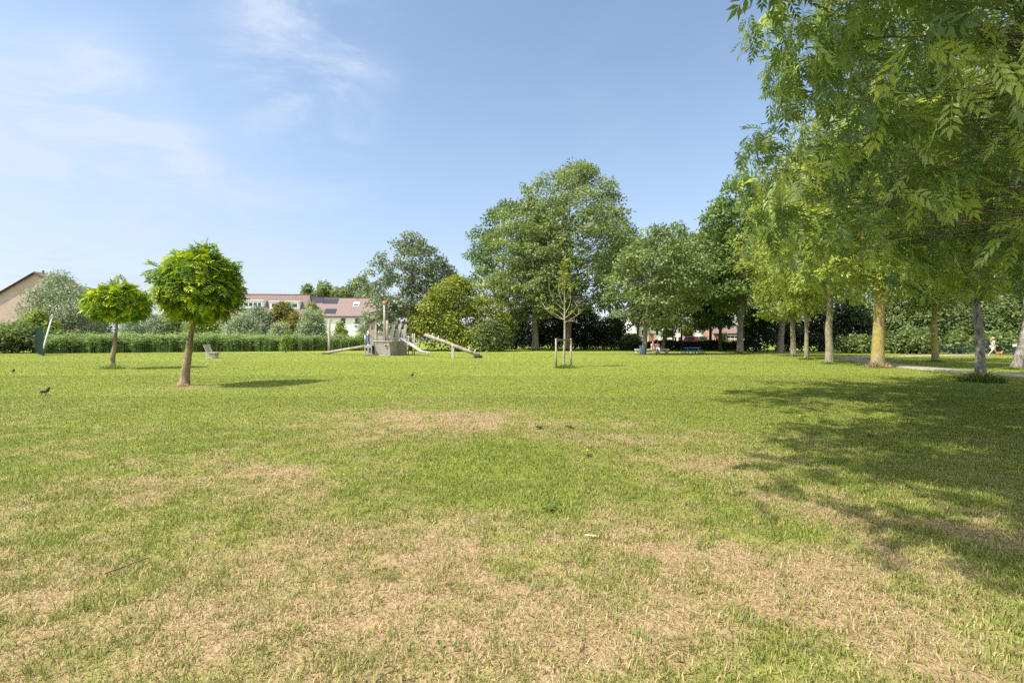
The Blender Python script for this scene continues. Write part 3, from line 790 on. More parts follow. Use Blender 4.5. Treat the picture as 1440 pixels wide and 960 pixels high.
tree_px('maple_tree', 'slim tree with pale leaning trunk beside the blue-grey bin', 'tree', 904, 51, 318, 860, 972, 462, ROUND, L['maple'], B['grey'], trpx=7.5,
        ncl=200, npc=60, S=0.32, cr=0.80, seed=207, links=0.4, clear=3.0, lean=(0.55, 0))
tree_px('tree', 'dark trunked tree directly behind the seated pair', 'tree', 932, 66, 316, 900, 1012, 462, ROUND, L['deep'], B['dark'], trpx=6,
        ncl=210, npc=60, S=0.40, cr=0.98, seed=208, clear=4)
tree_px('tree', 'dark thin-trunked tree behind the right end of the blue picnic table', 'tree', 999, 72, 318, 945, 1055, 462, ROUND, L['deep'], B['dark'], trpx=4.5,
        ncl=210, npc=60, S=0.42, cr=1.0, seed=209, clear=3.6)
tree_px('tree', 'dark tree with its trunk between the picnic table and the thick grey trunk', 'tree', 1013, 66, 312, 965, 1060, 460, ROUND, L['deep'], B['dark'], trpx=5,
        ncl=210, npc=60, S=0.40, cr=0.98, seed=210, clear=3.6, lean=(0.3, 0))
tree_px('tree', 'tall dark green tree with thick grey trunk right of the picnic table', 'tree', 1041, 55, 246, 980, 1100, 436, ROUND, L['deep'], B['grey'], trpx=9.5,
        ncl=290, npc=62, S=0.38, cr=1.0, seed=211, clear=4, limbs=10, inner=0.4)
tree_px('tree', 'dark tree in the wood edge with pale trunk left of the ash row', 'tree', 1097, 60, 238, 1050, 1165, 440, ROUND, L['deep'], B['grey'], trpx=9,
        ncl=200, npc=56, S=0.42, cr=1.05, seed=212, clear=4)
tree_px('tree', 'dark thin tree glimpsed behind the pale leaning trunk', 'tree', 897, 84, 325, 850, 950, 462, ROUND, L['deep'], B['dark'], tr=0.22,
        ncl=110, npc=55, S=0.48, cr=1.1, seed=213, clear=4)
tree_px('tree', 'dark tree at the back between the seated pair and the picnic table', 'tree', 957, 90, 330, 905, 1015, 458, ROUND, L['deep'], B['dark'], tr=0.22,
        ncl=110, npc=55, S=0.5, cr=1.15, seed=214, clear=4)

# dark shrubs under the middle trees, each its own
GS = 'dark shrubs under the trees'
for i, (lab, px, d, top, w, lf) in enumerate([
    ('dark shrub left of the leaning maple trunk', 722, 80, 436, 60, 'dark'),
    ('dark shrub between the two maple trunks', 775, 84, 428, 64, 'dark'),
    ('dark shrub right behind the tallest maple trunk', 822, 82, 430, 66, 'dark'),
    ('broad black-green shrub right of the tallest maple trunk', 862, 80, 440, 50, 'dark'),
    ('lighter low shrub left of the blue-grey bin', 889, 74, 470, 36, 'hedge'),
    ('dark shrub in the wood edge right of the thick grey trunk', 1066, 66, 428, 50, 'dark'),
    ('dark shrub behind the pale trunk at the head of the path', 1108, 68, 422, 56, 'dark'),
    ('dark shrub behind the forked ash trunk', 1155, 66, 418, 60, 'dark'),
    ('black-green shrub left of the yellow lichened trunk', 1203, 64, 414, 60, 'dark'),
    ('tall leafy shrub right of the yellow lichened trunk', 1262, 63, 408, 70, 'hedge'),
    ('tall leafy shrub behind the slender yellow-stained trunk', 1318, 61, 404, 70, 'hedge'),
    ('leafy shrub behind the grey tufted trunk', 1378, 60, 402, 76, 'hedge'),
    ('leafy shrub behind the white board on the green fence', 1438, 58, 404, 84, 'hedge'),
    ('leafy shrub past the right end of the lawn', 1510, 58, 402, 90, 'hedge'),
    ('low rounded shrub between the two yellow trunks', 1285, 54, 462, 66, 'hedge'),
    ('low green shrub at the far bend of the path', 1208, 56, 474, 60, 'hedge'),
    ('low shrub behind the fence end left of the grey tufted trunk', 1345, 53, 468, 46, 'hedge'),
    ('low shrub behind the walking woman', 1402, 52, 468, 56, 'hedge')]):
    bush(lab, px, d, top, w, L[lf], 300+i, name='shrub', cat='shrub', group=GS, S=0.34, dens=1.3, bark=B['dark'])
for i, (lab, px, d, top) in enumerate([
    ('background tree behind the forked ash', 1175, 76, 270),
    ('background tree behind the yellow lichened trunk', 1262, 74, 250),
    ('background tree behind the grey tufted trunk', 1352, 72, 240),
    ('background tree at the right end of the wood', 1448, 70, 230),
    ('background tree past the right end of the fence', 1535, 70, 240)]):
    tree_px('tree', lab, 'tree', px, d, top, px-58, px+58, 440, ROUND, L['deep'], B['dark'], tr=0.3, ncl=150, npc=48, S=0.5, cr=1.25, seed=330+i,
            group='background trees of the wood', links=0.2)

def make_hedge():
    rng = np.random.default_rng(51); n = 11000
    x0, x1, d = gx(872, 72), gx(1052, 72), 72.0
    x = x0 + (x1-x0)*rng.random(n); top = 1.32 + 0.6*(fbm(x*0.5, x*0, 3)-0.5)
    z = top*rng.random(n)**0.6; y = d + rng.normal(size=n)*0.5
    P = np.stack([x-x0, y-d, z], 1)
    V, F, T = scatter(kite(1, 0.6), P, sph(rng, n), nrm(sph(rng, n) + np.array([0, -0.5, 0.5])), 0.2+0.2*rng.random(n), rng.random(n))
    root = empty('hedge', (x0, d, 0), 0, 'low dark hedge across the gap in front of the far houses', 'hedge')
    np_mesh('foliage', V, F, L['dark'], root, {'tone': T})
make_hedge()
bush('small bright yellow-green tree between the far houses', 968, 92, 455, 16, L['yellow'], 350, name='ornamental_tree', cat='tree', bottom=474, S=0.3, dens=1.2, bark=B['dark'])
bush('small round dark green tree in front of the far white house', 939, 96, 464, 20, L['deep'], 351, name='garden_tree', cat='tree', bottom=474, S=0.3, dens=1.2, bark=B['dark'])
bush('light green garden bush left of the white-framed far house', 1018, 88, 468, 10, L['bush'], 352, name='garden_bush', S=0.3, dens=1.0, bark=B['dark'])
bush('pale garden bush beside the red car', 990, 84, 474, 12, L['willow'], 353, name='garden_bush', S=0.3, dens=1.0, bark=B['dark'])

# ================================================================== the row of ash trees on the right
PN_ASH = pinnate(5, 1.0, 0.36, 0.10, 0.32, 50)
PN_NEAR = pinnate(4, 1.0, 0.40, 0.135, 0.45, 42)
PN_LOW = pinnate(2, 1.0, 0.52, 0.20, 0.3, 55)
GA = 'ash trees in a row along the footpath'
def ash(label, px, d, top, l, r, bottom, trpx, seed, bark=B['ash'], ncl=190, npc=20, S=0.34, cr=0.72, clear=None, prof=VASE, leaf=L['ash'], lean=(0,0), tmpl=None, **k):
    return tree_px('ash_tree', label, 'tree', px, d, top, l, r, bottom, prof, leaf, bark, trpx=trpx, ncl=ncl, npc=npc, S=S, cr=cr, seed=seed,
                   tmpl=tmpl or PN_LOW, group=GA, limbs=12, links=0.55, clear=clear, lean=lean, up=0.35, rnd=0.8, droop=0.35, inner=0.3, flat=0.85,
                   wind=(0.35, 0, -0.1), **k)
ash('light-leaved ash with knotty pale trunk, farthest of the row', 1116, 44.5, 262, 1040, 1165, 452, 7.5, 401, ncl=230, npc=30, S=0.42, cr=0.9, clear=3.0)
ash('light-leaved ash with thin straight trunk left of the forked ash', 1134, 37, 232, 1068, 1190, 440, 6, 402, ncl=250, npc=26, S=0.38, cr=0.8, clear=2.9)
ash('ash with grey-yellow trunk forking low into two limbs', 1166, 30.8, 190, 1085, 1262, 418, 11, 403, ncl=330, npc=24, S=0.36, cr=0.78, clear=3.4)
ash('ash with the thickest trunk, stained bright yellow by lichen', 1234, 26.3, 120, 1130, 1340, 422, 16.5, 404, bark=B['ashyellow'], ncl=430, npc=22, S=0.34, cr=0.75, clear=3.2, lean=(0.35, 0))
ash('slender ash with yellow-stained trunk beyond the path', 1316, 33.5, 150, 1225, 1410, 442, 8.5, 405, bark=B['ashyellow'], ncl=280, npc=24, S=0.38, cr=0.85, clear=2.8, leaf=L['deep'])
ash('ash with bare grey trunk rising from a rough grass tuft', 1379, 17.3, 60, 1235, 1500, 418, 12.5, 406, bark=B['ashgrey'], ncl=420, npc=22, S=0.30, cr=0.62, clear=2.6, tmpl=PN_ASH)
ash('ash leaning right with shaded grey trunk at the right edge of the lawn', 1428, 24.8, 100, 1340, 1560, 425, 12, 407, bark=B['ashgrey'], ncl=320, npc=22, S=0.34, cr=0.75, clear=2.9, leaf=L['deep'], lean=(1.8, 0))

def near_keep(W, rng):
    x, y, z = W[:, 0], W[:, 1], W[:, 2]
    j = rng.normal(size=len(x))*0.22
    lump = (fbm(z*0.9+5, y*0.4, 3)-0.5)*1.6
    left = (y < 0.5) | (x > 0.475*y + 0.42 + lump*0.5 + j*0.5) | (z > EYE + 0.74*np.maximum(y, 0) + 0.75)
    far = np.hypot(x, y) > 3.7
    roof = (z > EYE + 0.74*np.maximum(y, 0) + 0.75)
    low = z > 2.95 + 0.62*np.maximum(0, 7.4 - x) + np.abs(j)*0.8
    edge = (y > 2.2) & (x > -4.5)
    shade = x + 0.62*z > 2.6
    return left & (far | (roof & shade)) & low & edge
def overhead(n=820):
    rng = np.random.default_rng(77); m = n*12
    y = 1.0 + 13.0*rng.random(m)**1.35; x = -5.5 + 15*rng.random(m); z = 4.6 + 10.5*rng.random(m)
    X = x + 0.62*z; Y = y + 0.30*z
    edge = 2.6 + 0.20*(Y-3.3) + (fbm(Y*0.9, Y*0+3, 3)-0.5)*2.2 + 0.025*np.maximum(0, Y-6)**2
    ok = (z > EYE + 0.74*y + 0.9) & (X > edge) & (Y > 2.6 + (fbm(X*0.8, X*0+9, 2)-0.5)*1.2 + 0.12*np.maximum(0, 5-X)) & (np.hypot(x-11, y-8.6) < 15.5)
    ok &= fbm(X*0.9+31, Y*0.9, 3) < 0.56
    return np.stack([x, y, z], 1)[ok][:n]
NEAR = (11.0, 8.6)
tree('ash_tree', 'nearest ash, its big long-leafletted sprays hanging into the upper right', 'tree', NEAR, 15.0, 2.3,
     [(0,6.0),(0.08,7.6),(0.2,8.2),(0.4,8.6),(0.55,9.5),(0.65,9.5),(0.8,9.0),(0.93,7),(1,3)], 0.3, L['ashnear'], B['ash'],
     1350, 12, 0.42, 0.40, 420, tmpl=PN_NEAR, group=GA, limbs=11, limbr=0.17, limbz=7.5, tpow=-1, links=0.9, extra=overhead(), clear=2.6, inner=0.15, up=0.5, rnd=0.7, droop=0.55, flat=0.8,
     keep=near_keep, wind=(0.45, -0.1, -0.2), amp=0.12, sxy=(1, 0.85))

for i, (lab, px, d) in enumerate([('short grass at the foot of the leaning maple trunk', 753, 70.4), ('short grass at the foot of the tallest maple trunk', 798, 72.3),
    ('short grass at the foot of the thick grey trunk right of the picnic table', 1041, 54.4), ('short grass at the foot of the forked ash trunk', 1166, 30.4),
    ('short grass at the foot of the ash that leans right', 1426, 24.4), ('short dry grass round the foot of the larger globe tree', 258, 15.4)]):
    tuft('grass_tuft', lab, 'grass tuft', gx(px, d), d, 0.36 if d < 20 else 0.6 if d < 40 else 0.85, 0.12 if d < 20 else 0.2 if d < 40 else 0.45, 260, L['tuft'] if d > 20 else L['dryt'], 520+i, w=0.012 if d < 20 else 0.03)
GT = 'rough tufts at the feet of the ash trees'
tuft('grass_tuft', 'big dark tuft of rank grass round the bare grey ash trunk', 'grass tuft', gx(1381, 17.0), 17.0, 0.75, 0.48, 700, L['tuft'], 501, GT)
tuft('grass_tuft', 'dry pinkish straw tuft at the foot of the yellow lichened trunk', 'grass tuft', gx(1234, 26.1), 26.1, 0.72, 0.40, 420, L['dryt'], 502, GT, w=0.025)
tuft('grass_tuft', 'small tuft at the foot of the thin straight ash trunk', 'grass tuft', gx(1136, 36.8), 36.8, 0.8, 0.3, 200, L['tuft'], 503, GT, w=0.035)
tuft('grass_tuft', 'short tuft round the knotty pale ash trunk', 'grass tuft', gx(1118, 44.2), 44.2, 0.9, 0.35, 200, L['tuft'], 504, GT, w=0.035)
tuft('grass_tuft', 'short tuft at the foot of the slender yellow-stained trunk', 'grass tuft', gx(1316, 33.2), 33.2, 0.7, 0.22, 160, L['tuft'], 505, GT, w=0.03)
# ================================================================== young staked tree
def make_sapling():
    d = 26.6; rng = np.random.default_rng(61)
    root = empty('young_tree', (gx(793, d), d, 0), 0, 'thin young tree with sparse bare upswept branches tied between two stakes', 'tree')
    k = d/FOC
    Z = lambda py: gz(py, d); X = lambda px: (px-793)*k
    P = [path((0,0,-0.05), (X(795),0,Z(354)), 14, rng, 0.002)]; R = [np.linspace(0.075, 0.006, 14)]
    brs = [((794,450),(781,441),(771,437),(764,428),(760,415)), ((794,445),(786,437),(776,433),(769,435)), ((794,437),(780,424),(772,408),(772,388)),
           ((795,453),(804,448),(812,443),(818,438)), ((795,447),(802,441),(808,434),(813,424)), ((794,431),(788,420),(785,405),(786,390)),
           ((795,440),(800,432),(803,420),(801,402)), ((795,425),(799,414),(800,398)), ((794,412),(791,400),(792,380)), ((793,449),(783,447),(776,442),(771,440)),
           ((795,452),(806,451),(815,455)), ((795,420),(791,408),(789,392)), ((795,400),(798,388),(798,372))]
    tips = []
    for b in brs:
        y0 = rng.normal()*0.05; s = rng.normal()*0.5
        pts = np.array([(X(px), y0 + s*i/len(b), Z(py)) for i, (px, py) in enumerate(b)])
        t = np.linspace(0, len(b)-1, 9); q = np.stack([np.interp(t, np.arange(len(b)), pts[:, c]) for c in range(3)], 1)
        q[1:-1] = (q[:-2] + 2*q[1:-1] + q[2:])/4
        P.append(q); R.append(np.linspace(0.022, 0.005, 9)); tips += list(q[3:])
        for _ in range(4):
            a = q[rng.integers(3, 8)]; P.append(path(a, a + np.array([rng.normal()*0.22, rng.normal()*0.22, 0.15+0.25*rng.random()]), 4, rng, 0.08)); R.append(np.linspace(0.010, 0.005, 4)); tips.append(P[-1][-1])
    V, F = tubes_np(P, R, 7); np_mesh('trunk', V, F, B['young'], root, smooth=True)
    tips = np.array(tips)
    C = np.concatenate([tips[rng.integers(0, len(tips), 26)], np.array([[X(795)+rng.normal()*0.12, rng.normal()*0.12, Z(376)+rng.normal()*0.22] for _ in range(34)]),
                        np.array([[X(795)+rng.normal()*0.22, rng.normal()*0.2, Z(398)+rng.normal()*0.4] for _ in range(34)])])
    Pp, A, Nn, sz, tone = clump_leaves(rng, C, np.full(len(C), 0.13), 7, 0.13)
    V, F, T = scatter(kite(1, 0.7), Pp, A, Nn, sz, tone); np_mesh('crown', V, F, L['yellow'], root, {'tone': T})
    for (px, dd, lab) in ((782, 26.0, 'left round timber stake holding the young tree'), (803, 26.0, 'right round timber stake holding the young tree')):
        st = empty('tree_stake', (gx(px, dd), dd, 0), 0, lab, 'stake', 'stakes of the young tree')
        MB().tube([(0,0,-0.1),(0,0,0.9),(0,0,gz(476, dd)-0.03),(0,0,gz(476, dd))], [0.052,0.05,0.049,0.04], 12).build('post', M['wood_pale'], st, True)
    x0, x1 = gx(782, 26.0), gx(803, 26.0)
    t = empty('tree_tie', (x0, 26.0, gz(478, 26.0)), 0, 'dark cross rail and tie joining the two stakes to the stem', 'tree tie')
    MB().box(0.0, x1-x0, -0.10, -0.06, -0.05, 0.05).build('rail', M['wood_dark'], t, bevel=0.006)
    m = MB(); c = Vector((gx(793, 26.6)-x0, 0.6, 0.0))
    m.tube([(0.25,-0.04,0), c+Vector((-0.12,0,0)), c+Vector((0,0.12,0)), c+Vector((0.12,0,0)), (x1-x0-0.25,-0.04,0)], 0.022, 6).build('strap', M['rubber'], t)
    tuft('grass_tuft', 'dark weedy tuft round the foot of the staked young tree', 'grass tuft', gx(797, 25.9), 25.9, 0.75, 0.28, 420, L['tuft'], 506, w=0.03)
make_sapling()

# ================================================================== people
def skin_mesh(name, joints, edges, mat, parent, sub=2, extra=None):
    """continuous figure grown over a stick skeleton; joints name -> (x,y,z,rx[,ry])"""
    keys = list(joints); ix = {k: i for i, k in enumerate(keys)}
    me = bpy.data.meshes.new(name + '_sk')
    me.from_pydata([joints[k][:3] for k in keys], [(ix[a], ix[b]) for a, b in edges], [])
    o = bpy.data.objects.new(name + '_sk', me); COL.objects.link(o)
    s = o.modifiers.new('skin', 'SKIN'); s.use_smooth_shade = True
    sk = me.skin_vertices[0].data
    for k in keys:
        j = joints[k]; sk[ix[k]].radius = (j[3], j[4] if len(j) > 4 else j[3]); sk[ix[k]].use_root = False
    sk[0].use_root = True
    ss = o.modifiers.new('sub', 'SUBSURF'); ss.levels = sub; ss.render_levels = sub
    dg = bpy.context.evaluated_depsgraph_get()
    m2 = bpy.data.meshes.new_from_object(o.evaluated_get(dg))
    bpy.data.objects.remove(o); bpy.data.meshes.remove(me)
    m2.name = name; m2.materials.clear()
    if extra is not None:                              # fingers and face details welded into the same mesh
        bm = bmesh.new(); bm.from_mesh(m2)
        t = bpy.data.meshes.new('t'); t.from_pydata(extra.v, [], extra.f); bm.from_mesh(t); bm.to_mesh(m2); bm.free(); bpy.data.meshes.remove(t)
    return link(name, m2, mat, parent, True)

def person(label, loc, rz, pose, top, bottom, hair, hair_len, top_kind='shirt', long_legs=True, group=None, scale=1.0, shoes=None, hat=False):
    """pose: joint positions in metres, facing -Y"""
    r = empty('person', loc, rz, label, 'person', group); r.scale = (scale,)*3
    J = {}
    rad = dict(pel=(0.145,0.11), spine=(0.125,0.095), chest=(0.15,0.105), neck=(0.055,0.055), headb=(0.075,0.085), head=(0.085,0.10), crown=(0.06,0.07),
               shL=(0.062,), shR=(0.062,), elL=(0.043,), elR=(0.043,), wrL=(0.028,), wrR=(0.028,), haL=(0.036,0.018), haR=(0.036,0.018),
               hipL=(0.095,), hipR=(0.095,), knL=(0.062,), knR=(0.062,), caL=(0.058,), caR=(0.058,), anL=(0.038,), anR=(0.038,), toL=(0.034,0.028), toR=(0.034,0.028))
    for k, v in pose.items(): J[k] = tuple(v) + rad[k]
    for s in 'LR':
        a, b = Vector(pose['kn'+s]), Vector(pose['an'+s]); J['ca'+s] = tuple(a + (b-a)*0.35) + rad['ca'+s]
        e, w = Vector(pose['el'+s]), Vector(pose['wr'+s]); J['ha'+s] = tuple(w + (w-e).normalized()*0.075) + rad['ha'+s]
    E = [('pel','spine'),('spine','chest'),('chest','neck'),('neck','headb'),('headb','head'),('head','crown')]
    for s in 'LR':
        E += [('chest','sh'+s),('sh'+s,'el'+s),('el'+s,'wr'+s),('wr'+s,'ha'+s),('pel','hip'+s),('hip'+s,'kn'+s),('kn'+s,'ca'+s),('ca'+s,'an'+s),('an'+s,'to'+s)]
    ex = MB()
    for s in 'LR':                                     # fingers and thumb
        w, h = Vector(J['wr'+s][:3]), Vector(J['ha'+s][:3]); d = (h-w).normalized()
        side = d.cross(Vector((0,0,1))); side = side.normalized() if side.length > 0.1 else Vector((1,0,0)); n = side.cross(d)
        for i, ln in enumerate((0.062, 0.075, 0.072, 0.055)):
            b = h + side*(i-1.5)*0.019 - d*0.01
            ex.tube([b, b+d*ln*0.55, b+d*ln*0.85+n*0.02], [0.0095,0.009,0.007], 6)
        b = w + d*0.03 + side*0.03; ex.tube([b, b+side*0.03+d*0.02, b+side*0.038+d*0.05], [0.011,0.010,0.008], 6)
    hd = Vector(J['head'][:3])
    ex.tube([hd+Vector((0,-0.09,0.01)), hd+Vector((0,-0.118,-0.03)), hd+Vector((0,-0.095,-0.036))], [0.012,0.017,0.012], 6)
    for sx in (-1, 1):
        ex.ball(hd+Vector((0.092*sx, 0.01, -0.01)), (0.012,0.024,0.034), 8, 6)
    ex.tube([hd+Vector((-0.026,-0.088,-0.062)), hd+Vector((0,-0.094,-0.063)), hd+Vector((0.026,-0.088,-0.062))], 0.008, 6)
    skin_mesh('body', J, E, M['skin'], r, 2, ex)
    for sx in (-1, 1):
        MB().ball(hd+Vector((0.034*sx,-0.090,0.012)), (0.014,0.008,0.009), 8, 6).build('eye', M['cloth_dark'], r, True)
    g = lambda k, a=1.0, b=0.0: tuple(J[k][:3]) + tuple(x*a+b for x in J[k][3:])
    # shirt
    T = {k: g(k, 1.1, 0.012) for k in ('spine','chest','shL','shR','pel')}
    for s in 'LR':
        a, b = Vector(J['sh'+s][:3]), Vector(J['el'+s][:3]); T['sl'+s] = tuple(a + (b-a)*0.6) + (0.068,)
    T['nk'] = tuple(Vector(J['chest'][:3]).lerp(Vector(J['neck'][:3]), 0.6)) + (0.075,)
    order = ['pel','spine','chest','shL','slL','shR','slR','nk']
    skin_mesh(top_kind, {k: T[k] for k in order}, [('pel','spine'),('spine','chest'),('chest','shL'),('shL','slL'),('chest','shR'),('shR','slR'),('chest','nk')], top, r, 2)
    # trousers or shorts
    Q = {'pel': g('pel', 1.08, 0.012)}; ee = []
    for s in 'LR':
        Q['hip'+s] = g('hip'+s, 1.1, 0.012); ee += [('pel','hip'+s)]
        if long_legs:
            Q['kn'+s] = g('kn'+s, 1.15, 0.01); Q['an'+s] = g('an'+s, 1.4, 0.012); ee += [('hip'+s,'kn'+s),('kn'+s,'an'+s)]
        else:
            a, b = Vector(J['hip'+s][:3]), Vector(J['kn'+s][:3]); Q['kn'+s] = tuple(a+(b-a)*0.95) + (0.088,); ee += [('hip'+s,'kn'+s)]
    skin_mesh('trousers' if long_legs else 'shorts', Q, ee, bottom, r, 2)
    for s in 'LR':
        a, t = Vector(J['an'+s][:3]), Vector(J['to'+s][:3])
        MB().tube([a+Vector((0,0.03,-0.05)), a.lerp(t, .5)+Vector((0,0,-0.03)), t+Vector((0,0,-0.008))], [0.042,0.048,0.032], 10).build('shoe', shoes or M['cloth_white'], r, True)
    # hair
    m = MB(); m.ball(hd+Vector((0,0.018,0.035)), (0.104,0.115,0.105), 14, 10)
    if hair_len > 0:
        b = hd + Vector((0, 0.085, 0.0))
        m.tube([b+Vector((0,-0.02,0.06)), b+Vector((0,0.02,-hair_len*0.35)), b+Vector((0,0.045,-hair_len*0.75)), b+Vector((0,0.04,-hair_len))], [0.09,0.105,0.095,0.05], 12)
    m.build('hair', hair, r, True)
    if hat:
        MB().lathe([(0.20,0.06),(0.19,0.075),(0.105,0.085),(0.10,0.16),(0.07,0.185),(0.01,0.19)], 18, tuple(hd+Vector((0,0.01,0)))).build('sun_hat', M['blond'], r, True)
    return r

STAND = dict(pel=(0,0,0.94), spine=(0,0,1.10), chest=(0,0,1.33), neck=(0,0,1.47), headb=(0,-0.01,1.54), head=(0,-0.015,1.61), crown=(0,-0.01,1.68),
             shL=(0.18,0,1.40), shR=(-0.18,0,1.40), elL=(0.24,0.02,1.12), elR=(-0.24,0.02,1.12), wrL=(0.25,-0.05,0.88), wrR=(-0.25,-0.05,0.88),
             hipL=(0.09,0,0.90), hipR=(-0.09,0,0.90), knL=(0.10,-0.01,0.50), knR=(-0.10,-0.01,0.50), anL=(0.10,0.02,0.09), anR=(-0.10,0.02,0.09),
             toL=(0.11,-0.13,0.035), toR=(-0.11,-0.13,0.035))

def frame(name, p0, p1):
    pass

# ================================================================== the wooden play ship
SD = 46.5; SK = SD/FOC                                  # ship distance, metres per photo pixel there
SX = gx(548.7, SD)                                      # its near corner
def sx(px): return (px-548.7)*SK
def sz(py): return (501.0-py)*SK
def make_ship():
    r = empty('play_ship', (SX, SD, 0), 0, 'weathered wooden play ship with cabin, mast and steel slide', 'play ship')
    # hull, planks proud of one another; plan: A left near, B near corner, C bow
    A, Bq, Cq = Vector((sx(524),0.75,0)), Vector((0,0,0)), Vector((sx(560),3.3,0)); D = Vector((sx(530),4.9,0))
    ht = sz(481)
    m = MB(); cen = (A+Bq+Cq+D)/4; n = 8
    rng = random.Random(4)
    for (p, q) in ((A,Bq),(Bq,Cq),(Cq,D),(D,A)):
        e = (q-p).normalized(); out = Vector((e.y,-e.x,0))
        for i in range(n):
            z0, z1 = ht*i/n, ht*(i+1)/n - 0.012
            fl0, fl1 = 0.16*(i/n)**1.3, 0.16*((i+1)/n)**1.3
            o = rng.uniform(-0.012, 0.012)
            b = [p+out*(fl0+o)+Vector((0,0,z0)), q+out*(fl0+o)+Vector((0,0,z0)), q+out*(fl0+o-0.06)+Vector((0,0,z0)), p+out*(fl0+o-0.06)+Vector((0,0,z0))]
            t = [p+out*(fl1+o)+Vector((0,0,z1)), q+out*(fl1+o)+Vector((0,0,z1)), q+out*(fl1+o-0.06)+Vector((0,0,z1)), p+out*(fl1+o-0.06)+Vector((0,0,z1))]
            m.hexa(b, t)
    m.hexa([A+Vector((.1,.1,0)),Bq+Vector((-.1,.1,0)),Cq+Vector((-.1,0,0)),D+Vector((.1,-.1,0))], [v+Vector((0,0,ht-0.05)) for v in (A+Vector((.1,.1,0)),Bq+Vector((-.1,.1,0)),Cq+Vector((-.1,0,0)),D+Vector((.1,-.1,0)))])
    m.build('hull', M['wood_grey'], r)
    m = MB()
    for (p, q) in ((A,Bq),(Bq,Cq),(Cq,D),(D,A)):
        e = (q-p).normalized(); out = Vector((e.y,-e.x,0))
        m.bar(p+out*0.14-e*0.12+Vector((0,0,ht+0.035)), q+out*0.14+e*0.12+Vector((0,0,ht+0.035)), 0.2, 0.07)
    m.build('gunwale', M['wood_pale'], r, bevel=0.01)
    # porthole with orange ring, and one on the shaded bow flank
    for c, ax in ((Vector((sx(542.6),0.06,sz(487.3))), 'y'), (Vector((sx(548.7)+0.42,1.35,sz(487.3))), 'x')):
        ring = MB(); hole = MB(); nn = 18
        e1 = (Bq-A).normalized() if ax == 'y' else (Cq-Bq).normalized(); out = Vector((e1.y,-e1.x,0))
        pts = [c + e1*0.16*math.cos(2*PI*i/nn) + Vector((0,0,0.16*math.sin(2*PI*i/nn))) for i in range(nn+1)]
        ring.tube(pts, 0.03, 6)
        po = ring.build('porthole', M['wood_pale'], r, True)
        hole.tube([c-out*0.02, c+out*0.012], [0.145,0.145], 18); hole.build('porthole_opening', M['cloth_dark'], po)
    # stern platform left of the hull
    zp = sz(486.3); x0, x1 = sx(511.8), sx(524)-0.10
    m = MB()
    for i in range(6): m.box(x0, x1, 0.15+i*0.36, 0.15+i*0.36+0.33, zp-0.07, zp)
    m.build('deck', M['wood_pale'], r, bevel=0.008)
    for a in ((x0, x0+0.12, 1.9, 2.1, 0, zp-0.07), (x1-0.12, x1, 1.9, 2.1, 0, zp-0.07)): MB().box(*a).build('platform_post', M['wood_grey'], r, bevel=0.01)
    m = MB(); m.box(x0, x1, 0.08, 0.14, zp-0.25, zp-0.01); m.box(x0, x1, 0.09, 0.15, 0.02, 0.28)
    m.box(x0, x0+0.12, 0.07, 0.2, 0, zp-0.24); m.box((x0+x1)/2-0.05, (x0+x1)/2+0.07, 0.07, 0.2, 0.27, zp-0.24); m.box(x1-0.1, x1, 0.07, 0.2, 0.27, zp-0.24)
    m.build('platform_frame', M['wood_grey'], r, bevel=0.01)
    MB().box(x0+0.02, x1-0.02, 1.2, 1.25, 0.05, zp-0.1).build('back_panel', M['wood_dark'], r)
    m = MB()
    for xx in (x0+0.05,): m.tube([(xx,0.18,zp),(xx,0.18,zp+0.98)], 0.045, 10)
    m.tube([(x0+0.05,0.18,zp+0.95),(x0+0.05,1.9,zp+0.95)], 0.03, 8); m.tube([(x0+0.05,1.9,zp-0.1),(x0+0.05,1.9,zp+1.0)], 0.045, 10)
    m.build('railing', M['steel'], r, True)
    # cabin: open front, sloping left side
    cz0, cz1 = ht-0.02, sz(449.5); cx0, cxm, cx1 = sx(517.5), sx(525.5), sx(544)
    cl = sz(455); y0, y1 = 0.55, 2.5
    m = MB()
    for i in range(7):                                  # left wall boards, top edge sloping with the roof
        a = cx0 + (cxm-cx0)*i/7; b = cx0 + (cxm-cx0)*(i+1)/7 - 0.008
        za, zb = cl + (cz1-0.02-cl)*i/7, cl + (cz1-0.02-cl)*(i+1)/7
        low = zp if i < 5 else ht
        gap = 2 <= i <= 3
        if gap:
            m.hexa([(a,y0,low),(b,y0,low),(b,y0+.05,low),(a,y0+.05,low)], [(a,y0,za-0.75),(b,y0,za-0.75),(b,y0+.05,za-0.75),(a,y0+.05,za-0.75)])
            m.hexa([(a,y0,za-0.42),(b,y0,za-0.42),(b,y0+.05,za-0.42),(a,y0+.05,za-0.42)], [(a,y0,za),(b,y0,zb),(b,y0+.05,zb),(a,y0+.05,za)])
        else:
            m.hexa([(a,y0,low),(b,y0,low),(b,y0+.05,low),(a,y0+.05,low)], [(a,y0,za),(b,y0,zb),(b,y0+.05,zb),(a,y0+.05,za)])
    m.build('cabin_side', M['wood_grey'], r); m = MB()
    for i in range(5):                                  # parapet boards below the opening
        z = ht + 0.02 + i*0.125; m.box(cxm+0.02, cx1-0.2, y0+rng.uniform(-.01,.01), y0+0.05, z, z+0.112)
    m.build('cabin_parapet', M['wood_grey'], r); m = MB()
    for i in range(4): m.box(cxm, cx1, y1+rng.uniform(-.01,.01), y1+0.05, ht+0.9+i*0.2 if i > 3 else ht+i*0.2, (ht+0.9+i*0.2 if i > 3 else ht+i*0.2)+0.185)
    m.build('cabin_back', M['wood_grey'], r)
    m = MB()
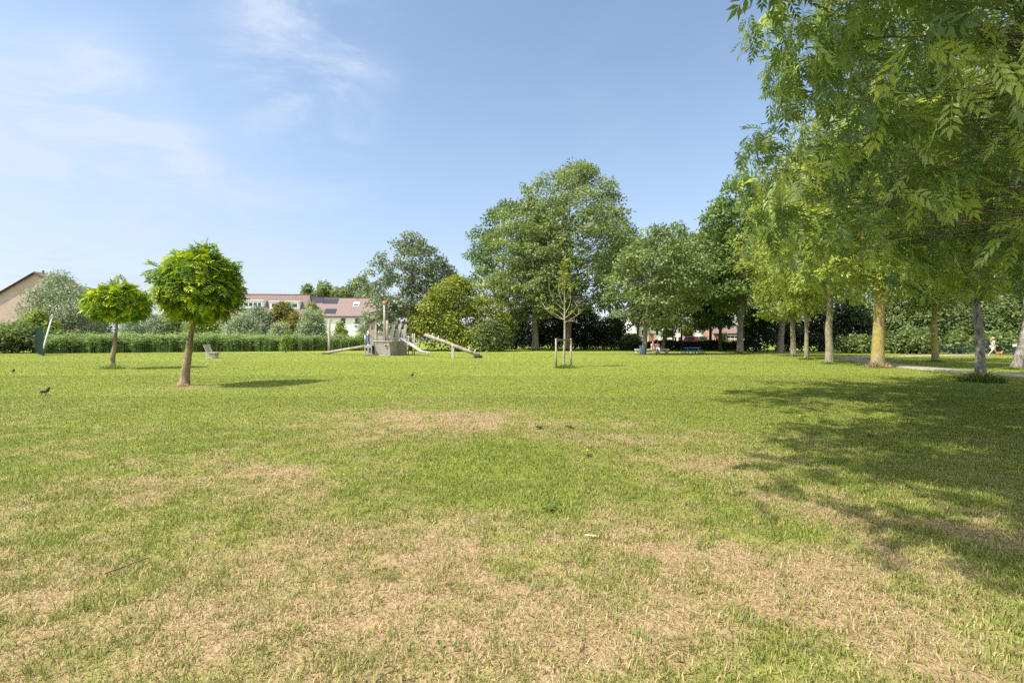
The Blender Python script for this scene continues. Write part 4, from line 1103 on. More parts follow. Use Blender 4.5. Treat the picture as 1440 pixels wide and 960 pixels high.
    for x, y in ((cxm,y0),(cx1-0.1,y0),(cxm,y1),(cx1-0.1,y1)): MB().box(x, x+0.12, y-0.06, y+0.06, ht-0.2, cz1).build('cabin_post', M['wood_pale'], r, bevel=0.008)
    m.box(cxm+0.125, cx1-0.105, y0-0.04, y0+0.05, cz1-0.16, cz1-0.02)
    m.build('cabin_lintel', M['wood_pale'], r, bevel=0.008)
    m = MB()
    m.hexa([(cxm-0.05,y0-0.2,cz1),(cx1+0.12,y0-0.2,cz1),(cx1+0.12,y1+0.2,cz1),(cxm-0.05,y1+0.2,cz1)], [(cxm-0.05,y0-0.2,cz1+0.08),(cx1+0.12,y0-0.2,cz1+0.08),(cx1+0.12,y1+0.2,cz1+0.08),(cxm-0.05,y1+0.2,cz1+0.08)])
    m.hexa([(cx0-0.1,y0-0.2,cl),(cxm-0.055,y0-0.2,cz1),(cxm-0.055,y1+0.2,cz1),(cx0-0.1,y1+0.2,cl)], [(cx0-0.1,y0-0.2,cl+0.08),(cxm-0.055,y0-0.2,cz1+0.08),(cxm-0.055,y1+0.2,cz1+0.08),(cx0-0.1,y1+0.2,cl+0.08)])
    m.build('cabin_roof', M['wood_dark'], r)
    m = MB()
    for i in range(4): xx = cxm + 0.3 + i*0.22; m.tube([(xx,y0+0.02,ht+0.6),(xx,y0+0.02,ht+0.95)], 0.025, 8)
    m.tube([(cxm+0.1,y0+0.02,ht+0.95),(cx1-0.15,y0+0.02,ht+0.95)], 0.03, 8)
    m.build('cabin_railing', M['wood_pale'], r, True)
    # mast
    mx = sx(539.5); mo = MB().tube([(mx,0.32,0.9),(mx,0.32,3.5),(mx-0.03,0.32,sz(428))], [0.105,0.10,0.085], 12).build('mast', M['wood_pale'], r, True)
    MB().ball((mx-0.03,0.32,sz(426.3)), (0.17,0.17,0.20), 14, 10).build('mast_cap', M['redcap'], mo, True)
    m = MB()
    for x in (sx(541.3),): m.tube([(x,0.42,ht-0.1),(x,0.42,sz(452))], 0.07, 10)
    m.tube([(sx(543.2),0.3,ht-0.1),(sx(543.2),0.3,sz(451))], 0.055, 10); m.build('mast_brace', M['wood_pale'], r, True)
    # slanting bow planks, each its own
    for i, (b, t, py) in enumerate(((547.6,551.6,456.5),(553.0,557.6,456),(559.6,562.4,456))):
        p, q = Vector((sx(b),0.5+0.9*i,ht-0.05)), Vector((sx(t),0.7+0.9*i,sz(py)))
        MB().bar(p, q, 0.30, 0.07, (0,1,0)).build('bow_plank', M['wood_grey'], r, bevel=0.01)
        MB().bar(p+Vector((-0.30,0.25,0)), p+(q-p)*0.72+Vector((-0.30,0.3,0)), 0.2, 0.06, (0,1,0)).build('bow_plank', M['wood_pale'], r, bevel=0.01)
    # slide
    ys = 0.9; w = 0.50
    a, b, c, d2 = Vector((sx(558),ys,sz(477))), Vector((sx(561.5),ys,sz(478.2))), Vector((sx(591),ys-0.9,0.30)), Vector((sx(601),ys-1.2,0.27))
    tr = MB(); side = Vector((0.28,0.95,0)).normalized()*w
    for p, q in ((a,b),(b,c),(c,d2)):
        tr.hexa([p,q,q+side,p+side], [p+Vector((0,0,.03)),q+Vector((0,0,.03)),q+side+Vector((0,0,.03)),p+side+Vector((0,0,.03))])
    so = tr.build('slide', M['steel'], r)
    for s in (0, 1):
        o = side*s
        rl = MB(); pts = [p+o+Vector((0,0,0.13)) for p in (a,b,c,d2)]
        rl.tube(pts, 0.028, 8)
        for p, q in zip((a,b,c),(b,c,d2)): rl.bar(p+o+Vector((0,0,0.07)), q+o+Vector((0,0,0.07)), 0.02, 0.14)
        rl.tube([d2+o+Vector((0,0,0.13)), d2+o+Vector((0.02,0,-0.3))], 0.025, 8)
        rl.build('slide_rail', M['steel'], so, True)
        hp = MB(); base = Vector((sx(558),ys,sz(478)))+o
        q = [base+Vector((0.0,0,0)), base+Vector((0.02,0,0.5)), base+Vector((0.10,0,0.78)), base+Vector((0.28,0,0.78)), base+Vector((0.48,0,0.35)), base+Vector((0.56,-0.05,-0.12))]
        for u, v in zip(q[:-1], q[1:]): hp.bar(u, v, 0.03, 0.16, (0,1,0))
        hp.build('slide_hood', M['steel'], so)
    # climbing platform behind the slide
    m = MB(); yb = 3.2
    for px in (561.5, 570.5):
        for yy in (yb, yb+0.9): m.tube([(sx(px),yy,0),(sx(px),yy,sz(469) if px > 565 else sz(472))], 0.05, 8)
    m.tube([(sx(561.5),yb,sz(474)),(sx(570.5),yb,sz(474))], 0.035, 8)
    m.build('ladder_post', M['wood_pale'], r, True)
    MB().box(sx(560.5), sx(571.5), yb, yb+0.9, sz(488.5), sz(487)).build('ladder_platform', M['wood_grey'], r, bevel=0.01)
    tuft('grass_tuft', 'yellowish weeds at the stern corner of the play ship', 'grass tuft', gx(519.5, SD-0.2), SD-0.2, 0.5, 0.42, 160, L['dryt'], 507, w=0.03)
    return x0, zp
sx0, szp = make_ship()

pose = dict(STAND); pose.update(chest=(0,-0.09,1.30), neck=(0,-0.14,1.44), headb=(0,-0.17,1.51), head=(0,-0.19,1.58), crown=(0,-0.19,1.65),
    shL=(0.17,-0.08,1.37), shR=(-0.17,-0.08,1.37), elL=(0.21,-0.30,1.19), elR=(-0.21,-0.30,1.19), wrL=(0.17,-0.50,1.13), wrR=(-0.17,-0.50,1.13), knL=(0.10,-0.03,0.50), anL=(0.11,0.06,0.09), toL=(0.12,-0.09,0.035))
person('child with long auburn hair, white top and light jeans on the ship deck', (gx(513.8, SD)+0.06, SD+0.75, szp), math.radians(62), pose,
       M['cloth_white'], M['jeans'], M['auburn'], 0.62, scale=0.97)

# beam and pole left of the ship
r = empty('balance_beam', (gx(461, 52), 52, 0), 0, 'sloping log beam leading from the grass up to the ship deck', 'balance beam')
e = Vector((gx(512.5, SD+0.4)-gx(461, 52), SD+0.4-52, szp-0.10))
MB().tube([(-0.1,0,0.16), e*0.5+Vector((0,0,0.10)), e], [0.16,0.15,0.13], 12).build('log', M['wood_log'], r, True)
MB().box(-0.55, 0.15, -0.25, 0.25, -0.02, 0.16).build('foot_block', M['wood_dark'], r, bevel=0.03)
r = empty('climbing_pole', (gx(462.6, 52.6), 52.6, 0), 0, 'upright pale timber pole at the low end of the log beam', 'pole')
MB().tube([(0,0,0),(0.02,0,1.6),(0.06,0,gz(450.5, 52.6)),(0.06,0,gz(448.8, 52.6))], [0.13,0.12,0.11,0.09], 12).build('post', M['wood_pale'], r, True)
MB().tube([(0.0,-0.02,gz(470, 52.6)),(0.24,-0.02,gz(470.5, 52.6))], 0.035, 8).build('peg', M['wood_pale'], r, True)
MB().bar((0.2,0,gz(452, 52.6)), (0.2,0,gz(447.6, 52.6)), 0.14, 0.05).build('head_board', M['wood_grey'], r)

# ================================================================== seesaw
def make_seesaw():
    d = 41.0; k = d/FOC; X0 = gx(636.6, d)
    r = empty('seesaw', (X0, d, 0), 0, 'log seesaw tilted down to the right with four white grips', 'seesaw')
    P = Vector(((595-636.6)*k, 0.9, gz(470.5, d))); Q = Vector(((675-636.6)*k, -0.7, 0.24))
    dv = (Q-P).normalized(); up = Vector((-dv.z, 0, dv.x)).normalized()
    if up.z < 0: up = -up
    MB().tube([P, P.lerp(Q, .35)+up*0.03, P.lerp(Q, .7)-up*0.01, Q], [0.15,0.155,0.15,0.14], 14).build('beam', M['wood_log'], r, True)
    for f in (0.125, 0.235, 0.80, 0.905):
        c = P.lerp(Q, f); g = MB(); s = Vector((0.0,1,0))
        g.tube([c+up*0.1, c+up*0.30], 0.045, 8); g.tube([c+up*0.30-s*0.2, c+up*0.33, c+up*0.30+s*0.2], 0.04, 8)
        g.build('grip', M['white'], r, True)
    c = P.lerp(Q, 0.52); z = c.z-0.1
    MB().box(c.x-0.11, c.x+0.11, c.y-0.14, c.y+0.14, 0, z).build('pivot_post', M['bin'] if False else M['steel'], r, bevel=0.01)
    MB().tube([(c.x,c.y-0.22,z+0.02),(c.x,c.y+0.22,z+0.02)], 0.06, 10).build('pivot_axle', M['steel'], r, True)
    t = MB(); nn = 16; cc = Q+Vector((-0.12,0,-0.10))
    t.tube([cc+Vector((0.28*math.cos(2*PI*i/nn),0.28*math.sin(2*PI*i/nn),0)) for i in range(nn+1)], 0.10, 8)
    t.build('bumper_tyre', M['rubber'], r, True)
make_seesaw()

# ================================================================== bench seen from its end
def make_bench():
    d = 40.5; r = empty('park_bench', (gx(295.5, d), d, 0), math.radians(108), 'pale slatted park bench on concrete feet, seen from its end', 'bench')
    # local: length along x, sitter faces -y
    m = MB()
    for i in range(4): m.box(-0.95, 0.95, -0.56+i*0.135, -0.56+i*0.135+0.115, 0.42+0.008*i*0, 0.47)
    m.build('seat', M['wood_pale'], r, bevel=0.008)
    m = MB()
    for i in range(4):
        z = 0.56+i*0.145; y = 0.03+i*0.06
        m.hexa([(-.95,y,z),(.95,y,z),(.95,y+.04,z),(-.95,y+.04,z)], [(-.95,y+.05,z+.12),(.95,y+.05,z+.12),(.95,y+.09,z+.12),(-.95,y+.09,z+.12)])
    m.build('backrest', M['wood_pale'], r, bevel=0.006)
    for x in (-0.7, 0.62):
        m = MB(); m.hexa([(x,-0.40,-0.03),(x+.1,-0.40,-0.03),(x+.1,0.16,-0.03),(x,0.16,-0.03)], [(x,-0.52,0.415),(x+.1,-0.52,0.415),(x+.1,0.10,0.415),(x,0.10,0.415)])
        m.hexa([(x,-0.02,0.42),(x+.1,-0.02,0.42),(x+.1,0.10,0.42),(x,0.10,0.42)], [(x,0.24,1.12),(x+.1,0.24,1.12),(x+.1,0.34,1.12),(x,0.34,1.12)])
        m.build('leg', M['concrete'], r, bevel=0.015)
make_bench()

# ================================================================== green mesh fence end and leaning pole, far left
def mesh_fence(label, p0, p1, h, npan, gap, parent_name='mesh_fence', wire=0.006, nh=8):
    p0, p1 = Vector((*p0, 0)), Vector((*p1, 0)); Ln = (p1-p0).length; ang = math.atan2(p1.y-p0.y, p1.x-p0.x)
    r = empty(parent_name, p0, ang, label, 'fence')
    w = Ln/npan
    for i in range(npan+1):
        MB().box(i*w-0.03, i*w+0.03, -0.03, 0.03, -0.05, h+0.04).build('post', M['green_metal'], r)
    for i in range(npan):
        m = MB(); a, b = i*w+0.035, (i+1)*w-0.035
        k = int((b-a)/gap)
        for j in range(k+1):
            x = a + (b-a)*j/k; m.box(x-wire/2, x+wire/2, -wire/2, wire/2, 0.05, h)
        for j in range(nh):
            z = 0.08 + (h-0.12)*j/(nh-1); m.box(a, b, wire/2+0.001, wire/2+0.009, z-0.006, z+0.006); m.box(a, b, -wire/2-0.009, -wire/2-0.001, z-0.006, z+0.006)
        m.build('mesh_panel', M['green_metal'], r)
    return r
mesh_fence('tall dark green mesh fence seen almost end-on at the left edge', (gx(60.5, 46.5), 46.5), (gx(48.5, 58), 58.0), 2.85, 5, 0.05, wire=0.008)
def make_pole():
    d = 46.2; r = empty('leaning_pole', (gx(63, d), d, 0), 0, 'pale metal pole leaning right beside the green mesh fence', 'pole')
    k = d/FOC; X = lambda px: (px-63)*k
    MB().tube([(X(61.6),0,gz(490, d)-0.0),(X(62.3),0,gz(484, d)),(X(74),0,gz(443, d))], [0.07,0.06,0.055], 10).build('shaft', M['white'], r, True)
    MB().tube([(X(60.9),0.05,0),(X(61.3),0.03,gz(487, d))], 0.05, 10).build('foot', M['green_metal'], r, True)
    MB().tube([(X(70.8),-0.1,gz(451, d)),(X(73.0),-0.1,gz(444, d)),(X(74.6),-0.05,gz(442.5, d))], 0.05, 8).build('head_bar', M['steel'], r, True)
make_pole()

# ================================================================== under the trees: bin, wall bench, people, picnic table
d = 50.5
r = empty('litter_bin', (gx(903.4, d), d, 0), 0, 'blue-grey litter bin in front of the pale leaning trunk', 'bin')
MB().lathe([(0.20,0.0),(0.24,0.03),(0.31,0.88),(0.315,0.92),(0.28,0.92),(0.24,0.5)], 20).build('body', M['bin'], r, True)
MB().lathe([(0.322,0.86),(0.33,0.88),(0.33,0.915),(0.322,0.93)], 20).build('rim', M['bin'], r, True)
MB().box(-0.05, 0.05, 0.3, 0.38, 0, 0.8).build('post', M['steel'], r)

d = 56.0
r = empty('wall_bench', (gx(894, d), d, 0), 0, 'long low pale concrete bench wall behind the bin', 'bench')
xl = gx(941.5, d)-gx(894, d)
MB().box(0, xl, 0, 0.55, 0.34, 0.50).build('seat', M['concrete'], r, bevel=0.02)
for f in (0.06, 0.36, 0.66, 0.94): MB().box(xl*f-0.18, xl*f+0.18, 0.08, 0.48, -0.03, 0.337).build('leg', M['concrete'], r, bevel=0.02)
SIT = dict(pel=(0,0.10,0.58), spine=(0,0.09,0.74), chest=(0,0.02,0.97), neck=(0,-0.03,1.11), headb=(0,-0.06,1.18), head=(0,-0.075,1.25), crown=(0,-0.07,1.32),
           shL=(0.18,0.02,1.04), shR=(-0.18,0.02,1.04), elL=(0.24,-0.06,0.79), elR=(-0.24,-0.06,0.79), wrL=(0.12,-0.26,0.70), wrR=(-0.12,-0.26,0.70),
           hipL=(0.09,0.06,0.57), hipR=(-0.09,0.06,0.57), knL=(0.12,-0.36,0.56), knR=(-0.12,-0.36,0.56), anL=(0.12,-0.36,0.10), anR=(-0.12,-0.34,0.10), toL=(0.13,-0.50,0.04), toR=(-0.13,-0.48,0.04))
person('seated person in white top, nearer the bin on the concrete bench', (gx(919, d), d+0.18, 0), 0.1, SIT, M['cloth_white'], M['cloth_pink'], M['blond'], 0.15, long_legs=False, shoes=M['cloth_dark'], group='people sitting on the concrete bench')
S2 = dict(SIT); S2.update(knL=(0.16,-0.36,0.56), anL=(0.20,-0.46,0.10), toL=(0.22,-0.60,0.04), elL=(0.25,0.02,0.78), wrL=(0.2,-0.2,0.68))
person('seated person in pale pink top, on the right of the pair on the bench', (gx(925.5, d), d+0.18, 0), -0.25, S2, M['cloth_pink'], M['cloth_white'], M['darkhair'], 0.1, shoes=M['cloth_dark'], group='people sitting on the concrete bench')

def make_picnic():
    d = 50.5; r = empty('picnic_table', (gx(973, d), d, 0), 0, 'blue painted picnic table with attached benches', 'picnic table')
    m = MB()
    for i in range(5): m.box(-0.80, 0.80, -0.36+i*0.145, -0.36+i*0.145+0.13, 0.70, 0.745)
    m.build('tabletop', surf('worn_blue_planks', (0.16,0.27,0.52), (0.06,0.16,0.42), 0.45, 6), r, bevel=0.006)
    for y in (-0.78, 0.60):
        m = MB(); m.box(-0.95, 0.95, y, y+0.11, 0.40, 0.445); m.box(-0.95, 0.95, y+0.125, y+0.235, 0.40, 0.445)
        m.build('bench_seat', M['blue'], r, bevel=0.006)
    for x in (-0.55, 0.55):
        m = MB(); m.bar((x,-0.62,0), (x,-0.22,0.70), 0.08, 0.06, (0,1,0)); m.bar((x,0.62,0), (x,0.22,0.70), 0.08, 0.06, (0,1,0))
        m.bar((x+0.06,-0.80,0.36), (x+0.06,0.84,0.36), 0.05, 0.08); m.bar((x+0.06,-0.33,0.66), (x+0.06,0.33,0.66), 0.05, 0.07)
        m.build('leg_frame', M['blue'], r)
    MB().bar((0,-0.1,0.02), (0,-0.1,0.70), 0.07, 0.07).build('centre_post', M['blue'], r)
    tuft('grass_tuft', 'yellow-green weeds by the left end of the picnic table', 'grass tuft', gx(961.5, 50), 50, 0.5, 0.42, 120, L['dryt'], 508, w=0.03)
    tuft('grass_tuft', 'green weeds by the right end of the picnic table', 'grass tuft', gx(988, 50), 50, 0.6, 0.42, 140, L['tuft'], 509, w=0.03)
make_picnic()

# ================================================================== right: fence, board, woman with dog
mesh_fence('low dark green mesh fence along the foot of the wood on the right', (gx(1319, 50), 50), (gx(1500, 47.5), 47.5), 1.18, 5, 0.055, wire=0.007, nh=5)
d = 47.6
r = empty('notice_board', (gx(1428.5, d), d, gz(487.2, d)), 0, 'small blank white board fixed to the green mesh fence', 'sign')
MB().box(-0.30, 0.30, 0, 0.02, 0, 0.24).build('panel', M['white'], r, bevel=0.004)
W = dict(STAND); W.update(knL=(0.08,-0.20,0.52), anL=(0.08,-0.34,0.11), toL=(0.09,-0.50,0.06), knR=(-0.08,0.10,0.50), anR=(-0.08,0.40,0.13), toR=(-0.09,0.31,0.04),
    elL=(0.24,-0.16,1.20), wrL=(0.14,-0.26,1.44), elR=(-0.23,0.02,1.12), wrR=(-0.22,-0.2,0.98))
d = 45.5
wx, wy = gx(1396.3, d), d
person('woman in white print top and pale shorts walking right with raised hand', (wx, wy, 0), math.radians(72), W, M['cloth_print'], M['cloth_white'], M['blond'], 0.12, long_legs=False, hat=True, scale=1.0)
def make_dog():
    r = empty('dog', (gx(1403.5, d), d-0.1, 0), math.radians(90), 'small orange-tan dog trotting beside the walking woman', 'dog')
    J = {'rump': (0,0.20,0.30,0.075,0.085), 'belly': (0,0.02,0.30,0.075,0.085), 'chest': (0,-0.16,0.30,0.09,0.105), 'neck': (0,-0.25,0.39,0.06), 'head': (0,-0.31,0.45,0.062), 'muz': (0,-0.41,0.43,0.032), 'nose': (0,-0.44,0.43,0.022),
         'tail1': (0,0.28,0.36,0.025), 'tail2': (0,0.34,0.48,0.02), 'tail3': (0,0.30,0.55,0.013)}
    E = [('rump','belly'),('belly','chest'),('chest','neck'),('neck','head'),('head','muz'),('muz','nose'),('rump','tail1'),('tail1','tail2'),('tail2','tail3')]
    for s, x, o in (('L',0.065,0.05), ('R',-0.065,-0.05)):
        J.update({'f1'+s: (x,-0.16,0.22,0.042), 'f2'+s: (x,-0.18-o,0.10,0.024), 'f3'+s: (x,-0.19-o*1.6,0.025,0.022), 'f4'+s: (x,-0.225-o*1.6,0.018,0.02),
                  'h1'+s: (x,0.20,0.24,0.052), 'h2'+s: (x,0.13+o,0.17,0.032), 'h3'+s: (x,0.25+o,0.10,0.022), 'h4'+s: (x,0.23+o,0.025,0.02), 'h5'+s: (x,0.19+o,0.018,0.02)})
        E += [('chest','f1'+s),('f1'+s,'f2'+s),('f2'+s,'f3'+s),('f3'+s,'f4'+s),('rump','h1'+s),('h1'+s,'h2'+s),('h2'+s,'h3'+s),('h3'+s,'h4'+s),('h4'+s,'h5'+s)]
    ex = MB()
    for s in (-1, 1): ex.add([(0.03*s,-0.29,0.49),(0.065*s,-0.27,0.49),(0.055*s,-0.31,0.57),(0.045*s,-0.26,0.49)], [(0,1,2),(1,3,2),(3,0,2)])
    skin_mesh('body', J, E, M['fur'], r, 2, ex)
    MB().ball((0,-0.465,0.435), 0.016, 8, 6).build('nose', M['beak'], r, True)
make_dog()

# ================================================================== birds
def make_bird():
    r = empty('bird', (0,0,0))
    J = {'body': (0,0.02,0.105,0.046,0.05), 'breast': (0,-0.045,0.14,0.048,0.055), 'neck': (0,-0.075,0.19,0.032), 'head': (0,-0.088,0.228,0.032), 'face': (0,-0.115,0.228,0.022),
         'rump': (0,0.085,0.085,0.03,0.026), 'tail': (0,0.17,0.06,0.022,0.008), 'tail2': (0,0.20,0.052,0.02,0.006)}
    skin_mesh('body', J, [('body','breast'),('breast','neck'),('neck','head'),('head','face'),('body','rump'),('rump','tail'),('tail','tail2')], M['feather'], r, 2)
    MB().tube([(0,-0.125,0.228),(0,-0.155,0.222),(0,-0.168,0.218)], [0.010,0.006,0.002], 8).build('beak', M['beak'], r, True)
    for s in (-1, 1):
        MB().ball((0.047*s,0.035,0.112), (0.010,0.10,0.036), 12, 8).build('wing', M['feather'], r, True)
        m = MB(); m.tube([(0.02*s,0.0,0.07),(0.022*s,0.012,0.035),(0.022*s,0.0,0.004)], 0.005, 6)
        for a in (-0.5, 0, 0.5): m.tube([(0.022*s,0.0,0.004),(0.022*s+0.03*math.sin(a),-0.03*math.cos(a),0.003)], 0.003, 5)
        m.build('leg', M['beak'], r, True)
    return r
bird0 = make_bird()
for i, (px, py, rz, sc_, lab) in enumerate([(64.5, 555.5, 100, 0.85, 'nearest and largest black bird, left of the globe trees'),
                                  (580, 530.5, 175, 0.8, 'black bird seen from behind on the lawn in front of the seesaw'),
                                  (19, 524.5, 60, 0.78, 'tiny dark bird far back at the left edge of the lawn')]):
    if i == 0: o = bird0
    else:
        o = bird0.copy(); COL.objects.link(o)
        for ch in bird0.children:
            c = ch.copy(); COL.objects.link(c); c.parent = o
    dd = gd(py); o.location = (gx(px, dd), dd, 0.01); o.rotation_euler = (0, 0, math.radians(rz)); o.scale = (sc_,)*3
    tag(o, lab, 'bird', 'black birds on the lawn')
# ================================================================== houses
def gable_roof(mb, x0, x1, y0, y1, ze, zr, t=0.12, ov=0.3):
    """ridge along x; two slabs"""
    ym = (y0+y1)/2; s = (zr-ze)/(ym-y0)
    for a, b in ((y0-ov, ym), (y1+ov, ym)):
        za = ze - s*ov
        if a < b:
            mb.hexa([(x0,a,za),(x1,a,za),(x1,b,zr),(x0,b,zr)], [(x0,a,za+t),(x1,a,za+t),(x1,b,zr+t),(x0,b,zr+t)])
        else:
            mb.hexa([(x0,b+0.004,zr),(x1,b+0.004,zr),(x1,a,za),(x0,a,za)], [(x0,b+0.004,zr+t),(x1,b+0.004,zr+t),(x1,a,za+t),(x0,a,za+t)])

def window(parent, c, w, h, ex, ez, out, mull=1, bar=0, frame=M['white'], fw=0.07):
    """frame with panes on a plane: centre c, axes ex, ez, outward normal"""
    c, ex, ez, out = Vector(c), Vector(ex), Vector(ez), Vector(out)
    m = MB()
    def slab(mb, u0, u1, v0, v1, d0, d1):
        b = [c+ex*u+ez*v+out*d0 for u, v in ((u0,v0),(u1,v0),(u1,v1),(u0,v1))]; t = [c+ex*u+ez*v+out*d1 for u, v in ((u0,v0),(u1,v0),(u1,v1),(u0,v1))]
        mb.hexa(b, t)
    slab(m, -w/2, w/2, -h/2, -h/2+fw, -0.02, 0.06); slab(m, -w/2, w/2, h/2-fw, h/2, -0.02, 0.06)
    slab(m, -w/2, -w/2+fw, -h/2+fw, h/2-fw, -0.02, 0.06); slab(m, w/2-fw, w/2, -h/2+fw, h/2-fw, -0.02, 0.06)
    for i in range(1, mull):
        u = -w/2 + w*i/mull; slab(m, u-fw/2, u+fw/2, -h/2+fw, h/2-fw, -0.02, 0.055)
    f = m.build('window', frame, parent)
    p = MB(); slab(p, -w/2+fw*0.5, w/2-fw*0.5, -h/2+fw*0.5, h/2-fw*0.5, -0.015, 0.015); p.build('pane', M['pane'], f)
    return f

def brick_house():
    d = 74.0; k = d/FOC
    xa = gx(50, d); zr = gz(384, d); zs = 0.58                # apex and slope
    hw = 6.5; ze = zr - hw*zs
    r = empty('brick_house', (xa, d, 0), math.radians(0), 'tan brick house gable rising behind the silvery willow bush', 'house')
    m = MB(); Ld = 4.5
    m.add([(-hw,0,0),(hw,0,0),(hw,0,ze),(0,0,zr),(-hw,0,ze),(-hw,Ld,0),(hw,Ld,0),(hw,Ld,ze),(0,Ld,zr),(-hw,Ld,ze)],
          [(0,1,2,3,4),(6,5,9,8,7),(1,6,7,2),(5,0,4,9),(0,5,6,1),(2,7,8,3),(3,8,9,4)])
    m.build('wall', M['brick'], r)
    m = MB(); o = 0.35
    for s in (-1, 1):
        a = Vector((0,-0.25,zr+0.06)); b = Vector((s*(hw+o),-0.25,ze-o*zs+0.06)); dl = Vector((0,Ld+0.5,0)); t = Vector((0,0,0.16))
        m.hexa([a,b,b+dl,a+dl], [a+t,b+t,b+dl+t,a+dl+t])
    ro = m.build('roof', M['tile_brown'], r)
    m = MB()
    for s in (-1, 1):
        m.bar((0,-0.28,zr+0.05), (s*(hw+o),-0.28,ze-o*zs+0.05), 0.05, 0.28, (0,1,0))
    m.build('verge_board', M['trim'], r)
    MB().lathe([(0.12,0),(0.12,0.35),(0.16,0.36),(0.16,0.45)], 12, (0.0,1.2,zr+0.1)).build('chimney', M['trim'], ro)
    MB().box(-hw-0.02, -hw+2.0+hw*0.6, -0.02, -0.004, 2.75, 3.0).build('string_course', M['plaster'], r)
    window(r, (-5.2,0,2.0), 1.4, 1.3, (1,0,0), (0,0,1), (0,-1,0), 2); window(r, (4.6,0,4.6), 1.4, 1.3, (1,0,0), (0,0,1), (0,-1,0), 2)
brick_house()

def row_house(label, pxl, pxr, dl, dr, topl, eavel, tile, wallm, name='row_house'):
    A = Vector((gx(pxl, dl), dl, 0)); Bv = Vector((gx(pxr, dr), dr, 0)); Lw = (Bv-A).length; ang = math.atan2(Bv.y-A.y, Bv.x-A.x)
    zr = gz(topl, dl+3); ze = gz(eavel, dl)
    r = empty(name, A, ang, label, 'house')
    dep = 9.0
    m = MB(); m.add([(0,0,0),(Lw,0,0),(Lw,dep,0),(0,dep,0),(0,0,ze),(Lw,0,ze),(Lw,dep,ze),(0,dep,ze),(0,dep/2,zr-0.02),(Lw,dep/2,zr-0.02)],
              [(0,1,5,4),(2,3,7,6),(1,2,6,9,5),(3,0,4,8,7),(0,3,2,1),(4,5,9,8),(6,7,8,9)])
    m.build('wall', wallm, r)
    m = MB(); gable_roof(m, -0.2, Lw+0.2, 0, dep, ze+0.05, zr+0.05)
    ro = m.build('roof', tile, r)
    s = (zr-ze)/(dep/2); n = Vector((0,-s,1)).normalized(); up = Vector((0,1,s)).normalized()
    P = lambda u, f: Vector((u, dep/2*f, ze + (zr-ze)*f + 0.17))
    MB().tube([(-0.2,-0.42,ze-0.02),(Lw+0.2,-0.42,ze-0.02)], 0.08, 8).build('gutter', M['trim'], r)
    m = MB(); m.tube([(-0.2,dep/2,zr+0.17),(Lw+0.2,dep/2,zr+0.17)], 0.13, 8); m.build('ridge_cap', M['trim'], ro)
    return r, ro, Lw, ze, zr, s, n, up, P, dep

def dormer(r, x, w, z0, z1, y, dep, mull, glass=None, name='dormer'):
    m = MB(); m.box(x, x+w, y, y+dep, z0, z1); m.box(x-0.12, x+w+0.12, y-0.15, y+dep, z1+0.003, z1+0.2)
    do = m.build(name, M['white'], r)
    window(do, (x+w/2, y, (z0+z1)/2+0.05), w-0.5, (z1-z0)-0.55, (1,0,0), (0,0,1), (0,-1,0), mull, fw=0.20)
    return do

# left block with dormers
r, ro, Lw, ze, zr, s, n, up, P, dep = row_house('long house block with white dormers and brown tiled roof', 300, 426.5, 105, 107, 413.6, 442, M['tile_brown'], M['plaster'])
px2u = lambda px, d=106: (gx(px, d)-gx(300, 103))*1.0
dormer(r, px2u(342.3), px2u(376)-px2u(342.3), gz(432.5, 103.5), gz(421, 103.5), 0.9, 3.6, 5)
do = dormer(r, px2u(384.5), px2u(425.3)-px2u(384.5), gz(434, 104.5), gz(422.8, 104.5), 0.9, 3.6, 3)
do['label'] = 'wide dormer with pale green glass'
g = MB(); g.box(px2u(402), px2u(416), 0.82, 0.90, gz(433, 104.5), gz(424.8, 104.5)); g.build('glass_panel', surf('pale_green_glass', (0.25,0.42,0.40), (0.18,0.34,0.33), 0.15, 1, bump=0, spec=0.8), do)
for u in (6, 10, 14): window(r, (u,0,4.2), 1.5, 1.4, (1,0,0), (0,0,1), (0,-1,0), 2)
# right block with solar panels and skylights
r, ro, Lw, ze, zr, s, n, up, P, dep = row_house('long house block with pink tiles, solar panels and white wall', 426.9, 548, 110.5, 111.5, 418.8, 444.5, M['tile_pink'], M['plaster'])
pu = lambda px, d=111: (gx(px, d)-gx(426.9, 110.5))
def on_roof(name, u0, u1, f0, f1, mat, h=0.08, parent=ro):
    m = MB(); q = [P(u0,f0), P(u1,f0), P(u1,f1), P(u0,f1)]
    m.hexa(q, [v+n*h for v in q]); return m.build(name, mat, parent)
on_roof('solar_panel', pu(427.5), pu(448), 0.70, 0.97, M['solar']); on_roof('solar_panel', pu(448.4), pu(469), 0.66, 0.94, M['solar'])
on_roof('solar_panel', pu(455), pu(471), 0.10, 0.36, M['solar'])
for a, b, f0, f1 in ((492.4,500.5,0.50,0.74),(523.5,531,0.48,0.72)):
    f = on_roof('skylight', pu(a), pu(b), f0, f1, M['white'], 0.10); on_roof('pane', pu(a)+0.12, pu(b)-0.12, f0+0.04, f0+0.14, M['pane'], 0.13, f)
for px, w_ in ((483,1.15),(502.5,1.15)): window(r, (pu(px), 0, gz(451.3, 111.5)), w_, 1.5, (1,0,0), (0,0,1), (0,-1,0), 1, fw=0.09)
window(r, (pu(500.5), 0, gz(457, 111.5)-0.3), 0.8, 0.5, (1,0,0), (0,0,1), (0,-1,0), 1)

